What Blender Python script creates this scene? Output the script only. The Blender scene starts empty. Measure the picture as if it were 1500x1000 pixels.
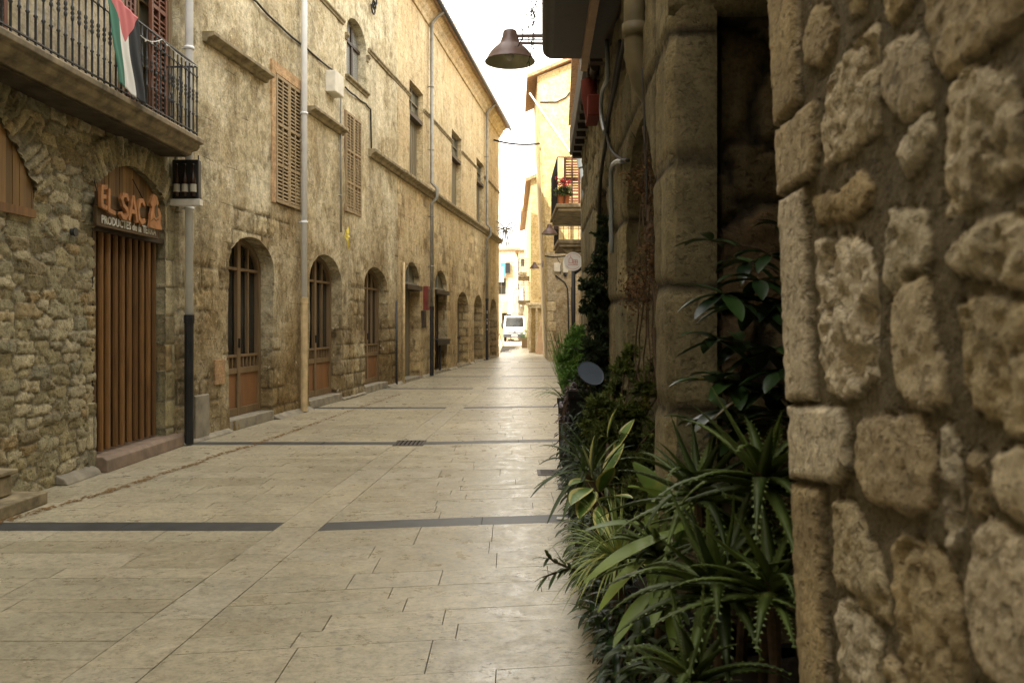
import bpy, math, random
import numpy as np
from mathutils import Vector, Matrix, geometry
random.seed(7)
R = math.radians
PI = math.pi
F = 1250.0; CX = 750.0; CY = 473.0; EYE = 1.6
col = bpy.context.scene.collection

# ------------------------------------------------------------------ nodes
class G:
    def __init__(s, name):
        s.m = bpy.data.materials.new(name); s.m.use_nodes = True
        s.t = s.m.node_tree; s.t.nodes.clear()
        s.out = s.t.nodes.new('ShaderNodeOutputMaterial')
        s.b = s.t.nodes.new('ShaderNodeBsdfPrincipled')
        s.t.links.new(s.b.outputs[0], s.out.inputs[0])
    def put(s, sock, v):
        if isinstance(v, bpy.types.NodeSocket): s.t.links.new(v, sock)
        elif isinstance(v, (tuple, list)) and len(v) == 3 and sock.type == 'RGBA': sock.default_value = (*v, 1)
        else: sock.default_value = v
    def n(s, typ, ins=None, out=0, **props):
        nd = s.t.nodes.new('ShaderNode' + typ)
        for k, v in props.items(): setattr(nd, k, v)
        for k, v in (ins or {}).items(): s.put(nd.inputs[k], v)
        return nd.outputs[out]
    def co(s, scale=(1, 1, 1), loc=(0, 0, 0), kind='Object'):
        c = s.t.nodes.new('ShaderNodeTexCoord').outputs[kind]
        return s.n('Mapping', {'Vector': c, 'Scale': scale, 'Location': loc})
    def noise(s, scale, vec=None, detail=4, rough=.6, out=0, dist=0):
        return s.n('TexNoise', {'Vector': vec or s.co(), 'Scale': scale, 'Detail': detail, 'Roughness': rough, 'Distortion': dist}, out)
    def ramp(s, fac, stops):
        nd = s.t.nodes.new('ShaderNodeValToRGB'); s.put(nd.inputs[0], fac)
        e = nd.color_ramp.elements
        while len(e) < len(stops): e.new(.5)
        for i, (p, c) in enumerate(stops):
            e[i].position = p
            e[i].color = (c, c, c, 1) if isinstance(c, (int, float)) else (*c, 1)
        return nd.outputs[0]
    def mix(s, fac, a, b, mode='MIX'):
        nd = s.t.nodes.new('ShaderNodeMix'); nd.data_type = 'RGBA'; nd.blend_type = mode
        s.put(nd.inputs[0], fac); s.put(nd.inputs[6], a); s.put(nd.inputs[7], b)
        return nd.outputs[2]
    def math(s, op, a, b=0.0):
        nd = s.t.nodes.new('ShaderNodeMath'); nd.operation = op
        s.put(nd.inputs[0], a); s.put(nd.inputs[1], b); return nd.outputs[0]
    def attr(s, name):
        return s.n('Attribute', out=2, attribute_name=name)
    def bump(s, h, strength=.5, dist=.01, nrm=None):
        ins = {'Height': h, 'Strength': strength, 'Distance': dist}
        if nrm: ins['Normal'] = nrm
        return s.n('Bump', ins)
    def fin(s, color, rough=.8, nrm=None, metal=0, spec=.4):
        s.put(s.b.inputs['Base Color'], color); s.put(s.b.inputs['Roughness'], rough)
        s.put(s.b.inputs['Metallic'], metal); s.put(s.b.inputs['Specular IOR Level'], spec)
        if nrm: s.put(s.b.inputs['Normal'], nrm)
        return s.m

def mat_simple(name, c, rough=.6, metal=0, var=.25, scale=8, bump=.15, spec=.4, stretch=(1, 1, 1)):
    g = G(name); v = g.co(stretch)
    n1 = g.noise(scale, v); d = tuple(x * (1 - var) for x in c); l = tuple(min(1, x * (1 + var)) for x in c)
    c2 = g.ramp(n1, [(.3, d), (.7, l)])
    return g.fin(c2, rough, g.bump(g.noise(scale * 6, v), bump, .004), metal, spec)

def mat_wood(name, c, dark=.5, rough=.55, axis='z', board=0):
    g = G(name)
    st = {'z': (9, 9, .6), 'x': (.6, 9, 9)}[axis]
    v = g.co(st)
    n1 = g.noise(3, v, 6, .65, dist=.6)
    n2 = g.noise(1.3, g.co((3, 3, 1)), 3)
    c1 = g.ramp(n1, [(.28, tuple(x * dark for x in c)), (.55, c), (.8, tuple(min(1, x * 1.35) for x in c))])
    c2 = g.mix(.45, c1, g.ramp(n2, [(.3, tuple(x * .55 for x in c)), (.7, tuple(min(1, x * 1.2) for x in c))]))
    c2 = g.mix(1., c2, g.ramp(g.attr('rnd'), [(0., .6), (.5, 1.), (1., 1.35)]), 'MULTIPLY')
    return g.fin(c2, rough, g.bump(n1, .25, .003))

def mat_stone(name, cols, mortar, pit=.5, rough=.9, fine=60, moss=None, pitsc=32., bs=.8):
    """stone wall whose joints and stone tints come from mesh attributes"""
    g = G(name); v = g.co()
    rn = g.attr('rnd'); mo = g.attr('mort')
    n1 = g.noise(7, v, 6, .65); n2 = g.noise(fine, v, 5, .7); n3 = g.noise(1.1, v, 3)
    k = len(cols)
    c = g.ramp(rn, [(i / (k - 1) * .96 + .02, cc) for i, cc in enumerate(cols)])
    c = g.mix(.75, c, g.ramp(n1, [(.25, .42), (.5, .95), (.75, 1.5)]), 'MULTIPLY')
    c = g.mix(.7, c, g.ramp(n2, [(.3, .45), (.5, 1.), (.7, 1.35)]), 'MULTIPLY')
    mc = g.mix(.8, mortar, g.ramp(g.noise(fine * .8, v, 4, .75), [(.3, .5), (.7, 1.3)]), 'MULTIPLY')
    c = g.mix(mo, c, mc)
    c = g.mix(.6, c, g.ramp(n3, [(.3, .6), (.7, 1.2)]), 'MULTIPLY')
    if moss:
        c = g.mix(g.ramp(g.noise(3.2, v, 5, .7), [(.5, 0.), (.68, .75)]), c, moss)
    pits = g.ramp(g.noise(pitsc, v, 3, .6), [(.36, 0.), (.47, 1.)])
    h = g.math('ADD', g.math('MULTIPLY', n1, .7), g.math('ADD', g.math('MULTIPLY', n2, .5), g.math('MULTIPLY', pits, pit * .3)))
    c = g.mix(.5 * pit, c, g.ramp(pits, [(0., .45), (1., 1.)]), 'MULTIPLY')
    return g.fin(c, rough, g.bump(h, bs, .014), 0, .25)

def mat_plaster(name, base, lo, hi, joint=.35, warm=(.5, .36, .17), stain=1.0, bw=.55, bh=.28, scale=1.0, base_j=.1, peelk=.6):
    g = G(name); v = g.co()
    vd = g.n('VectorMath', {0: v, 1: g.mix(.06, (0, 0, 0), g.noise(2.2, v, 4, out=1))}, operation='ADD')
    vs = g.n('CombineXYZ', {'X': g.n('SeparateXYZ', {0: vd}, 0), 'Y': g.n('SeparateXYZ', {0: vd}, 2), 'Z': 0.0})
    br = g.t.nodes.new('ShaderNodeTexBrick'); g.put(br.inputs['Vector'], vs)
    br.inputs['Color1'].default_value = (.35, .35, .35, 1); br.inputs['Color2'].default_value = (.9, .9, .9, 1); br.inputs['Mortar'].default_value = (0, 0, 0, 1)
    br.inputs['Scale'].default_value = 1; br.inputs['Brick Width'].default_value = bw; br.inputs['Row Height'].default_value = bh
    br.inputs['Mortar Size'].default_value = .008; br.inputs['Mortar Smooth'].default_value = .5
    brick = br.outputs[0]; mfac = br.outputs[1]
    big = g.noise(.55 * scale, v, 5, .6, dist=.5)
    mid = g.noise(3.2 * scale, v, 7, .72, dist=.3)
    fine = g.noise(28, v, 5, .75)
    streak = g.noise(1.0, g.co((1.5, 1.5, .3)), 7, .72, dist=.6)
    c = g.ramp(g.math('ADD', g.math('MULTIPLY', mid, .6), g.math('MULTIPLY', g.noise(.9 * scale, g.co((1, 1, .7), (4, 4, 2)), 6, .65, dist=.8), .4)), [(.36, lo), (.48, base), (.62, hi)])
    c = g.mix(g.ramp(big, [(.40, 0.), (.62, .75)]), c, g.mix(.6, warm, c, 'MIX'))
    # exposed-stone patches
    patch = g.ramp(g.noise(1.7, g.co((1, 1, 1.4), (3, 3, 7)), 6, .7), [(.53, 0.), (.60, 1.)])
    bc = g.mix(1.0, c, g.ramp(brick, [(0., .5), (.35, .8), (.9, 1.25)]), 'MULTIPLY')
    c = g.mix(g.math('MULTIPLY', patch, joint), c, bc)
    c = g.mix(g.math('MULTIPLY', mfac, g.math('ADD', g.math('MULTIPLY', patch, joint), base_j)), c, tuple(x * .3 for x in lo))
    c = g.mix(1., c, g.ramp(g.attr('rnd'), [(0., (.60, .57, .52)), (.5, (1., 1., 1.)), (1., (1.22, 1.2, 1.12))]), 'MULTIPLY')
    c = g.mix(g.math('MULTIPLY', g.attr('mort'), .7), c, tuple(x * .35 for x in lo))
    # peeled coat with crisp edges
    pe = g.math('ADD', g.noise(1.15 * scale, g.co((1, 1, .8), (6, 2, 9)), 9, .7, dist=.4), g.math('MULTIPLY', g.n('SeparateXYZ', {0: v}, 2), -.012))
    peel = g.ramp(pe, [(.485, 0.), (.505, 1.)])
    c = g.mix(g.math('MULTIPLY', peel, .55 * peelk), c, g.mix(1., c, g.ramp(g.noise(9, v, 6, .75), [(.35, (.36, .31, .24)), (.65, (.95, .88, .74))]), 'MULTIPLY'))
    pl2 = g.ramp(g.noise(.9 * scale, g.co((1, 1, .9), (1, 7, 3)), 9, .7, dist=.3), [(.555, 0.), (.575, 1.)])
    c = g.mix(g.math('MULTIPLY', pl2, .4 * peelk), c, tuple(min(1, x * 1.12) for x in hi))
    # streaks, grime by the street
    c = g.mix(.36 * stain, c, g.ramp(streak, [(.34, .3), (.46, .85), (.62, 1.3)]), 'MULTIPLY')
    zz = g.n('SeparateXYZ', {0: v}, 2)
    low = g.math('ADD', g.math('MULTIPLY', g.ramp(g.math('DIVIDE', zz, 6.0), [(.0, 1.), (.25, .75), (.8, .0)]), .55), g.math('SUBTRACT', big, .5))
    c = g.mix(g.math('MULTIPLY', g.ramp(low, [(.1, 0.), (.6, .9)]), stain), c, g.mix(1., c, (.43, .36, .25), 'MULTIPLY'))
    pn = g.noise(7.5, g.co((1, 1, 1), (11, 5, 2)), 6, .8)
    spots = g.ramp(pn, [(.61, 0.), (.67, 1.)])
    c = g.mix(g.math('MULTIPLY', spots, .65), c, tuple(x * .45 for x in lo))
    sp2 = g.ramp(g.noise(5.0, g.co((1, 1, 1), (1, 9, 4)), 7, .8), [(.60, 0.), (.66, 1.)])
    c = g.mix(g.math('MULTIPLY', sp2, .6), c, tuple(min(1, x * 1.3) for x in hi))
    c = g.mix(.7, c, g.ramp(fine, [(.3, .55), (.7, 1.3)]), 'MULTIPLY')
    c = g.mix(.75, c, g.ramp(g.noise(10, v, 7, .78), [(.36, .55), (.5, 1.), (.64, 1.32)]), 'MULTIPLY')
    h = g.math('ADD', g.math('SUBTRACT', g.math('MULTIPLY', mid, 1.0), g.math('MULTIPLY', peel, .25 * peelk)), g.math('SUBTRACT', g.math('MULTIPLY', fine, .35), g.math('ADD', g.math('MULTIPLY', spots, .35), g.math('MULTIPLY', mfac, g.math('ADD', g.math('MULTIPLY', patch, joint), base_j)))))
    return g.fin(c, .92, g.bump(h, .75, .03), 0, .2)

def mat_leaf(name, c, c2=None, rough=.45, scale=9, trans=.15):
    g = G(name); c2 = c2 or tuple(x * .45 for x in c)
    rn = g.attr('rnd')
    cc = g.ramp(rn, [(0., c2), (.9, c), (.97, tuple(x * 1.2 for x in c)), (1., (max(c[0], .16) , max(c[1] * .8, .12), c[2] * .7))])
    cc = g.mix(g.ramp(g.noise(5.5, g.co((1, 1, 1), (3, 3, 3)), 3), [(.62, 0.), (.72, .45)]), cc, (c[0] * 1.9, c[1] * 1.15, c[2] * .7))
    cc = g.mix(.5, cc, g.ramp(g.noise(scale, g.co()), [(.3, .6), (.7, 1.35)]), 'MULTIPLY')
    m = g.fin(cc, rough, None, 0, .4)
    tr = g.n('BsdfTranslucent', {'Color': cc})
    ms = g.t.nodes.new('ShaderNodeMixShader'); ms.inputs[0].default_value = trans
    g.t.links.new(g.b.outputs[0], ms.inputs[1]); g.t.links.new(tr, ms.inputs[2]); g.t.links.new(ms.outputs[0], g.out.inputs[0])
    return m

M = {}
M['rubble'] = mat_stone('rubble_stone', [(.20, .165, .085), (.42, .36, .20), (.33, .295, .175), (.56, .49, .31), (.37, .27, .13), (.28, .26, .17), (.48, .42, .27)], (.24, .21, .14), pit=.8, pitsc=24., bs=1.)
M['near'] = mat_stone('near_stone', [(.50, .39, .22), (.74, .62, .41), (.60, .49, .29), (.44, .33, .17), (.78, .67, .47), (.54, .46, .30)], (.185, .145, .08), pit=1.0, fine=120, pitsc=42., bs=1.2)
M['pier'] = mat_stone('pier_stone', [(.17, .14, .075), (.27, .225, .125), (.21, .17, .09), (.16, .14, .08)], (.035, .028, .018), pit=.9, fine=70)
M['inner'] = mat_stone('shade_painted_inner_stone', [(.10, .075, .035), (.14, .11, .06), (.12, .08, .04)], (.03, .024, .014), pit=.9, fine=50)  # darkened stone colour carries the shade inside the arch opening
M['plaster'] = mat_plaster('old_render', (.53, .46, .30), (.19, .155, .09), (.73, .66, .48), joint=.38, base_j=.0, peelk=1.)
M['ashlar'] = mat_plaster('ashlar_wall', (.57, .46, .275), (.34, .26, .145), (.68, .575, .37), joint=.45, base_j=.12, stain=.75, bw=.62, bh=.3, warm=(.62, .43, .2))
M['upper'] = mat_plaster('upper_render', (.48, .42, .30), (.36, .31, .21), (.56, .50, .37), joint=.0, stain=.6)
M['yellow'] = mat_plaster('yellow_render', (.66, .50, .24), (.48, .34, .15), (.74, .60, .34), joint=.25, stain=.5)
M['cream'] = mat_plaster('cream_render', (.66, .56, .38), (.5, .4, .25), (.72, .64, .48), joint=.2, stain=.5)
M['beige'] = mat_plaster('beige_render', (.58, .49, .34), (.38, .3, .18), (.66, .58, .43), joint=.3, stain=.9, bw=.5)
M['pinkish'] = mat_plaster('ochre_render', (.56, .36, .2), (.42, .27, .15), (.64, .44, .26), joint=.1, stain=.5)
M['trim'] = mat_simple('weathered_trim_stone', (.27, .22, .13), .9, 0, .5, 6, .6)
M['soffit'] = mat_simple('shade_painted_soffit', (.06, .045, .025), .95, 0, .5, 4, .6)  # near-black base colour paints in the shade under the balcony
M['slabstone'] = mat_simple('balcony_stone', (.27, .22, .14), .85, 0, .55, 5, .6)
M['concrete'] = mat_simple('old_concrete', (.27, .24, .18), .9, 0, .35, 5, .5)
M['pink_step'] = mat_simple('reddish_step_stone', (.24, .175, .125), .8, 0, .3, 5, .4)
M['wood_o'] = mat_wood('honey_pine', (.25, .14, .045))
M['wood_d'] = mat_wood('door_pine', (.25, .125, .04), .3)
M['wood_b'] = mat_wood('brown_door_wood', (.21, .14, .07))
M['panel'] = mat_wood('orange_brown_panel', (.25, .12, .05), .7)
M['wood_dark'] = mat_wood('dark_beam_wood', (.045, .03, .017))
M['redwood'] = mat_wood('red_brown_shutter', (.17, .06, .028), .6)
M['shutter'] = mat_simple('tan_shutter_paint', (.33, .245, .135), .7, 0, .2, 4, .2)
M['greywood'] = mat_wood('grey_shutter_wood', (.20, .17, .11), .6)
M['plank'] = mat_wood('raw_plank', (.42, .27, .15), .7)
M['iron'] = mat_simple('black_iron', (.018, .018, .02), .5, .3, .3, 9, .2)
M['graymetal'] = mat_simple('baluster_grey_iron', (.055, .058, .06), .5, .2, .3, 20, .2)
M['brownpipe'] = mat_simple('brown_pipe', (.19, .155, .085), .6, 0, .3, 6, .2)
M['zinc'] = mat_simple('zinc_pipe', (.28, .27, .23), .55, .3, .25, 6, .2)
M['whitepipe'] = mat_simple('white_pipe', (.80, .81, .81), .45, 0, .08, 4, .1)
M['creampipe'] = mat_simple('cream_pipe', (.56, .43, .24), .6, 0, .25, 6, .2)
M['greyplastic'] = mat_simple('grey_plastic_pipe', (.22, .24, .245), .4, 0, .1, 6, .1)
M['black'] = mat_simple('black_paint', (.02, .021, .023), .45, 0, .3, 6, .1)
M['white'] = mat_simple('white_paint', (.80, .80, .78), .4, 0, .04, 4, .05)
M['offwhite'] = mat_simple('offwhite_board', (.68, .64, .54), .6, 0, .15, 5, .1)
M['plate'] = mat_simple('grey_disc', (.08, .10, .135), .8, 0, .1, 5, .1)
M['lampbrown'] = mat_simple('lamp_purple_brown', (.135, .085, .075), .4, .2, .25, 5, .1)
M['lampin'] = mat_simple('lamp_inner_white', (.5, .46, .3), .6, 0, .25, 5, .1)
M['tile'] = mat_simple('clay_tile', (.36, .22, .12), .85, 0, .4, 9, .5)
M['terracotta'] = mat_simple('terracotta_pot', (.42, .15, .06), .8, 0, .25, 6, .3)
M['darkpot'] = mat_simple('dark_planter', (.012, .011, .009), 1., 0, .4, 6, .3, .1)
M['soil'] = mat_simple('dark_soil', (.03, .022, .015), 1, 0, .4, 30, .8)
M['redcloth'] = mat_simple('red_cloth', (.12, .018, .008), .9, 0, .2, 6, .2)
M['whitecloth'] = mat_simple('white_cloth', (.7, .68, .62), .9, 0, .08, 3, .2)
M['bluecloth'] = mat_simple('blue_cloth', (.08, .28, .6), .9, 0, .1, 6, .2)
M['redbox'] = mat_simple('dark_red_frame', (.17, .035, .025), .5, 0, .3, 6, .1)
M['yellowcloth'] = mat_simple('yellow_ribbon_cloth', (.72, .58, .1), .8, 0, .1, 6, .1)
M['signwood'] = mat_wood('sign_board_wood', (.10, .06, .025), .5, axis='x')
M['letter'] = mat_simple('orange_letter_wood', (.42, .19, .07), .6, 0, .3, 12, .2)
M['chalk'] = mat_simple('white_lettering', (.7, .68, .6), .8, 0, .05, 5, .05)
M['cable'] = mat_simple('black_cable', (.02, .018, .015), .7, 0, .3, 5, .1)
M['debris'] = mat_simple('brown_leaf_litter', (.22, .13, .05), .95, 0, .4, 30, .6)
M['bark'] = mat_simple('stem_bark', (.09, .06, .035), .9, 0, .4, 30, .6)
M['tyre'] = mat_simple('tyre_rubber', (.02, .02, .02), .85, 0, .2, 9, .2)
M['bumper'] = mat_simple('dark_bumper', (.05, .05, .055), .6, 0, .1, 5, .1)
M['bottle'] = mat_simple('brown_bottle', (.03, .014, .008), .15, 0, .2, 9, 0)
M['labelp'] = mat_simple('bottle_label', (.5, .46, .36), .5, 0, .1, 9, 0)
M['pinkline'] = mat_simple('pink_drawing', (.55, .18, .15), .6, 0, .1, 5, 0)
M['headlight'] = mat_simple('lamp_lens', (.6, .6, .58), .1, .3, .05, 5, 0)
M['orange_lens'] = mat_simple('orange_lens', (.7, .22, .03), .2, 0, .05, 5, 0)
g = G('dark_glass'); M['glass'] = g.fin(g.ramp(g.noise(1.5), [(.35, (.012, .013, .012)), (.7, (.05, .05, .042))]), .12, g.bump(g.noise(1.2), .08, .02), 0, .5)
g = G('dusty_glass'); M['dusty'] = g.fin(g.ramp(g.noise(2.5, None, 5), [(.35, (.06, .065, .045)), (.7, (.17, .16, .11))]), .3, None, 0, .5)
g = G('mesh_screen'); vv = g.co((60, 60, 60))
M['meshscreen'] = g.fin(g.ramp(g.n('TexChecker', {'Vector': vv, 'Scale': 1.0}, 1), [(0., (.10, .10, .09)), (1., (.35, .35, .32))]), .6)
# leaves
M['aloe'] = mat_leaf('aloe_leaf', (.12, .17, .035), (.025, .045, .009), .5)
M['canna'] = mat_leaf('broad_leaf', (.21, .29, .05), (.06, .10, .018), .45)
M['scheff'] = mat_leaf('dark_glossy_leaf', (.028, .06, .014), (.008, .02, .006), .35, trans=.05)
M['conifer'] = mat_leaf('conifer_needles', (.035, .06, .018), (.008, .017, .006), .7)
M['juniper'] = mat_leaf('feathery_foliage', (.14, .17, .03), (.03, .045, .01), .7)
M['bright'] = mat_leaf('bright_green_foliage', (.16, .30, .05), (.04, .10, .02), .55)
M['purple'] = mat_leaf('dark_purple_leaf', (.055, .015, .022), (.012, .005, .008), .45, trans=.05)
M['spider'] = mat_leaf('spider_plant_leaf', (.42, .48, .16), (.13, .22, .05), .45)
M['grassy'] = mat_leaf('dark_strap_leaf', (.08, .12, .022), (.025, .045, .008), .5)
M['dry'] = mat_leaf('dried_creeper', (.15, .07, .02), (.035, .016, .006), .9)
M['redflower'] = mat_leaf('red_petal', (.7, .02, .03), (.35, .01, .02), .5)
# variegated leaf: rim cream
g = G('variegated_leaf'); ed = g.attr('rnd')
cc = g.mix(g.ramp(g.math('ADD', ed, g.math('MULTIPLY', g.noise(14), .5)), [(.85, 0.), (1.0, 1.)]), g.ramp(g.noise(9), [(.35, (.05, .12, .02)), (.65, (.17, .27, .05))]), (.5, .46, .16))
M['varieg'] = g.fin(cc, .4)
# paving
g = G('limestone_paving'); v = g.co(); rn = g.attr('rnd')
n1 = g.noise(2.1, g.co((.9, 1.3, 1)), 7, .7, dist=.3); n2 = g.noise(16, v, 6, .72); n3 = g.noise(.35, v, 3)
c = g.ramp(rn, [(.0, (.37, .325, .22)), (.3, (.43, .38, .265)), (.6, (.40, .36, .255)), (.8, (.46, .405, .28)), (1., (.43, .39, .29))])
c = g.mix(.6, c, g.ramp(n1, [(.28, .62), (.5, 1.), (.72, 1.25)]), 'MULTIPLY')
c = g.mix(.8, c, g.ramp(n2, [(.3, .5), (.5, 1.), (.7, 1.3)]), 'MULTIPLY')
c = g.mix(.5, c, g.ramp(g.noise(60, g.co((.6, 1.2, 1)), 4, .8), [(.35, .4), (.48, 1.), (.7, 1.25)]), 'MULTIPLY')
c = g.mix(.5, c, g.ramp(n3, [(.35, .72), (.65, 1.15)]), 'MULTIPLY')
pm = g.ramp(g.noise(4.0, g.co((1, 1, 1), (5, 1, 0)), 3), [(.42, 0.), (.62, 1.)])
pit = g.math('MULTIPLY', g.ramp(g.noise(34, g.co((.7, 1.3, 1)), 4, .7), [(.56, 0.), (.62, 1.)]), pm)
c = g.mix(g.math('MULTIPLY', pit, .8), c, (.11, .085, .055))
gv = g.n('TexVoronoi', {'Vector': g.co((1, 1.3, 1)), 'Scale': 2.3, 'Randomness': 1.0})
gum = g.ramp(g.math('ADD', gv, g.math('MULTIPLY', g.noise(30), .03)), [(.055, 1.), (.075, 0.)])
c = g.mix(g.math('MULTIPLY', gum, .6), c, (.09, .085, .075))
rr = g.ramp(g.noise(5, v, 6, .7), [(.3, .2), (.7, .5)])
h = g.math('SUBTRACT', g.math('ADD', g.math('MULTIPLY', n2, .4), g.math('MULTIPLY', g.noise(2.6, v, 3), .8)), g.math('MULTIPLY', pit, .6))
M['paving'] = g.fin(c, rr, g.bump(h, .32, .006), 0, .6)
M['slate'] = mat_simple('dark_slate_strip', (.055, .058, .06), .45, 0, .3, 5, .25)
M['ground'] = mat_simple('joint_mortar', (.05, .04, .028), .95, 0, .3, 9, .5)
M['steel'] = mat_simple('cast_iron_grate', (.07, .06, .05), .5, .6, .3, 20, .3)
M['groundfar'] = mat_simple('far_paving', (.42, .36, .26), .7, 0, .15, .6, .3)
M['pit'] = mat_simple('drain_pit', (.01, .01, .01), 1)

# ------------------------------------------------------------------ mesh builder
class MB:
    def __init__(s): s.v = []; s.f = []; s.mi = []; s.r = []; s.sm = False
    def add(s, vs, fs, mi=0, r=.5):
        b = len(s.v); s.v += [tuple(p) for p in vs]
        s.r += (r if isinstance(r, list) else [r] * len(vs))
        for f in fs: s.f.append(tuple(b + i for i in f)); s.mi.append(mi)
        return s
    def box(s, x0, x1, y0, y1, z0, z1, mi=0, r=.5):
        vs = [(x, y, z) for x in (x0, x1) for y in (y0, y1) for z in (z0, z1)]
        return s.add(vs, [(0, 1, 3, 2), (4, 6, 7, 5), (0, 4, 5, 1), (2, 3, 7, 6), (0, 2, 6, 4), (1, 5, 7, 3)], mi, r)
    def beam(s, a, b, w, h, up=(0, 0, 1), mi=0, r=.5):
        a = Vector(a); b = Vector(b); d = (b - a).normalized(); u = Vector(up)
        sd = d.cross(u)
        if sd.length < 1e-4: sd = d.cross(Vector((1, 0, 0)))
        sd.normalize(); u = sd.cross(d).normalized()
        vs = [p + sd * (x * w / 2) + u * (y * h / 2) for p in (a, b) for x, y in ((-1, -1), (1, -1), (1, 1), (-1, 1))]
        return s.add(vs, [(3, 2, 1, 0), (4, 5, 6, 7), (0, 1, 5, 4), (1, 2, 6, 5), (2, 3, 7, 6), (3, 0, 4, 7)], mi, r)
    def tube(s, pts, rad, n=8, mi=0, r=.5, cap=True):
        pts = [Vector(p) for p in pts]; rads = rad if isinstance(rad, (list, tuple)) else [rad] * len(pts)
        vs = []; fs = []; prev = None
        for i, p in enumerate(pts):
            d = (pts[min(i + 1, len(pts) - 1)] - pts[max(i - 1, 0)]).normalized()
            if prev is None:
                a = d.cross(Vector((0, 0, 1)))
                if a.length < .05: a = d.cross(Vector((0, 1, 0)))
            else: a = prev - d * prev.dot(d)
            a.normalize(); prev = a; b = d.cross(a)
            for k in range(n):
                t = 2 * PI * k / n; vs.append(p + (a * math.cos(t) + b * math.sin(t)) * rads[i])
        for i in range(len(pts) - 1):
            for k in range(n):
                k2 = (k + 1) % n; fs.append((i * n + k, i * n + k2, (i + 1) * n + k2, (i + 1) * n + k))
        if cap: fs.append(tuple(range(n - 1, -1, -1))); fs.append(tuple((len(pts) - 1) * n + k for k in range(n)))
        return s.add(vs, fs, mi, r)
    def lathe(s, prof, c=(0, 0, 0), n=16, mi=0, r=.5):
        vs = []; fs = []
        for (rr, z) in prof:
            for k in range(n):
                t = 2 * PI * k / n; vs.append((c[0] + rr * math.cos(t), c[1] + rr * math.sin(t), c[2] + z))
        for i in range(len(prof) - 1):
            for k in range(n):
                k2 = (k + 1) % n; fs.append((i * n + k, i * n + k2, (i + 1) * n + k2, (i + 1) * n + k))
        return s.add(vs, fs, mi, r)
    def prism(s, poly, y0, y1, mi=0, r=.5):
        """poly: list of (x,z); extruded along y"""
        n = len(poly); vs = [(x, y0, z) for x, z in poly] + [(x, y1, z) for x, z in poly]
        fs = [tuple(range(n)), tuple(range(2 * n - 1, n - 1, -1))] + [(i, i + n, (i + 1) % n + n, (i + 1) % n) for i in range(n)]
        return s.add(vs, fs, mi, r)
    def profile_x(s, poly, x0, x1, mi=0, r=.5):
        """poly: list of (y,z) extruded along x"""
        n = len(poly); vs = [(x0, y, z) for y, z in poly] + [(x1, y, z) for y, z in poly]
        fs = [tuple(range(n)), tuple(range(2 * n - 1, n - 1, -1))] + [(i, i + n, (i + 1) % n + n, (i + 1) % n) for i in range(n)]
        return s.add(vs, fs, mi, r)
    def blade(s, base, d, L, W, droop=.6, n=8, cup=.25, thick=0, tip=1.0, mi=0, r=None, teeth=False, shape=None, side=None, curl=0.):
        """curved tapered leaf"""
        r = random.random() if r is None else r
        p = Vector(base); d = Vector(d).normalized()
        sd = side or d.cross(Vector((0, 0, 1)))
        if sd.length < .05: sd = Vector((random.uniform(-1, 1), random.uniform(-1, 1), 0))
        sd = (sd - d * sd.dot(d)).normalized()
        vs = []; fs = []; st = L / n; edges = []
        for i in range(n + 1):
            t = i / n
            w = W * (shape(t) if shape else (1 - t ** 1.6) * .5 + .0) if shape or True else 0
            up = sd.cross(d).normalized()
            if up.z < 0 and abs(d.z) < .95 and i == 0: up = -up
            vs += [p - sd * w + up * cup * w, p - up * (thick * (1 - t)), p + sd * w + up * cup * w]
            edges.append((p - sd * w + up * cup * w, p + sd * w + up * cup * w, w))
            p = p + d * st
            ax = Vector((0, 0, -1)); hor = 1 - abs(d.z) * .7
            d = (d + ax * (droop * (1.2 / n) * (.35 + t) * hor) + up * curl / n).normalized()
            sd = (sd - d * sd.dot(d)).normalized()
        for i in range(n):
            a = i * 3; b = a + 3
            fs += [(a, a + 1, b + 1, b), (a + 1, a + 2, b + 2, b + 1)]
        rl = [r] * len(vs)
        if thick:
            # top skin too, so the leaf is fleshy
            o = len(vs)
            for i in range(n + 1):
                l, m_, q = vs[3 * i], vs[3 * i + 1], vs[3 * i + 2]
                mid = (Vector(l) + Vector(q)) / 2
                vs.append(mid - (Vector(l) - Vector(q)).cross(Vector((0, 0, 1))) * 0 + (mid - Vector(m_)) * .15)
            rl += [r * .8 + .1] * (n + 1)
            for i in range(n):
                fs += [(3 * i + 3, o + i + 1, o + i, 3 * i), (o + i + 1, 3 * i + 5, 3 * i + 2, o + i)]
        s.add(vs, fs, mi, rl)
        if teeth:
            for i in range(n):
                for q in (0, 1):
                    a = edges[i][q]; b = edges[i + 1][q]; oth = edges[i][1 - q]
                    o = (a - oth).normalized()
                    m1 = a.lerp(b, .35); m2 = a.lerp(b, .75)
                    s.add([m1, m2, m1.lerp(m2, .7) + o * .007 + (b - a) * .1], [(0, 1, 2)], mi, .95)
        return s
    def build(s, name, mat, parent=None, smooth=False, bevel=0, loc=None):
        me = bpy.data.meshes.new(name)
        me.from_pydata(s.v, [], s.f)
        for m in (mat if isinstance(mat, (list, tuple)) else [mat]): me.materials.append(m)
        if any(s.mi): me.polygons.foreach_set('material_index', s.mi)
        if smooth: me.polygons.foreach_set('use_smooth', [True] * len(s.f))
        a = me.attributes.new('rnd', 'FLOAT', 'POINT'); a.data.foreach_set('value', s.r)
        me.update()
        o = bpy.data.objects.new(name, me); col.objects.link(o)
        if parent: o.parent = parent
        if loc: o.location = loc
        if bevel:
            b = o.modifiers.new('bevel', 'BEVEL'); b.width = bevel; b.segments = 2; b.limit_method = 'ANGLE'
        return o

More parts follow.
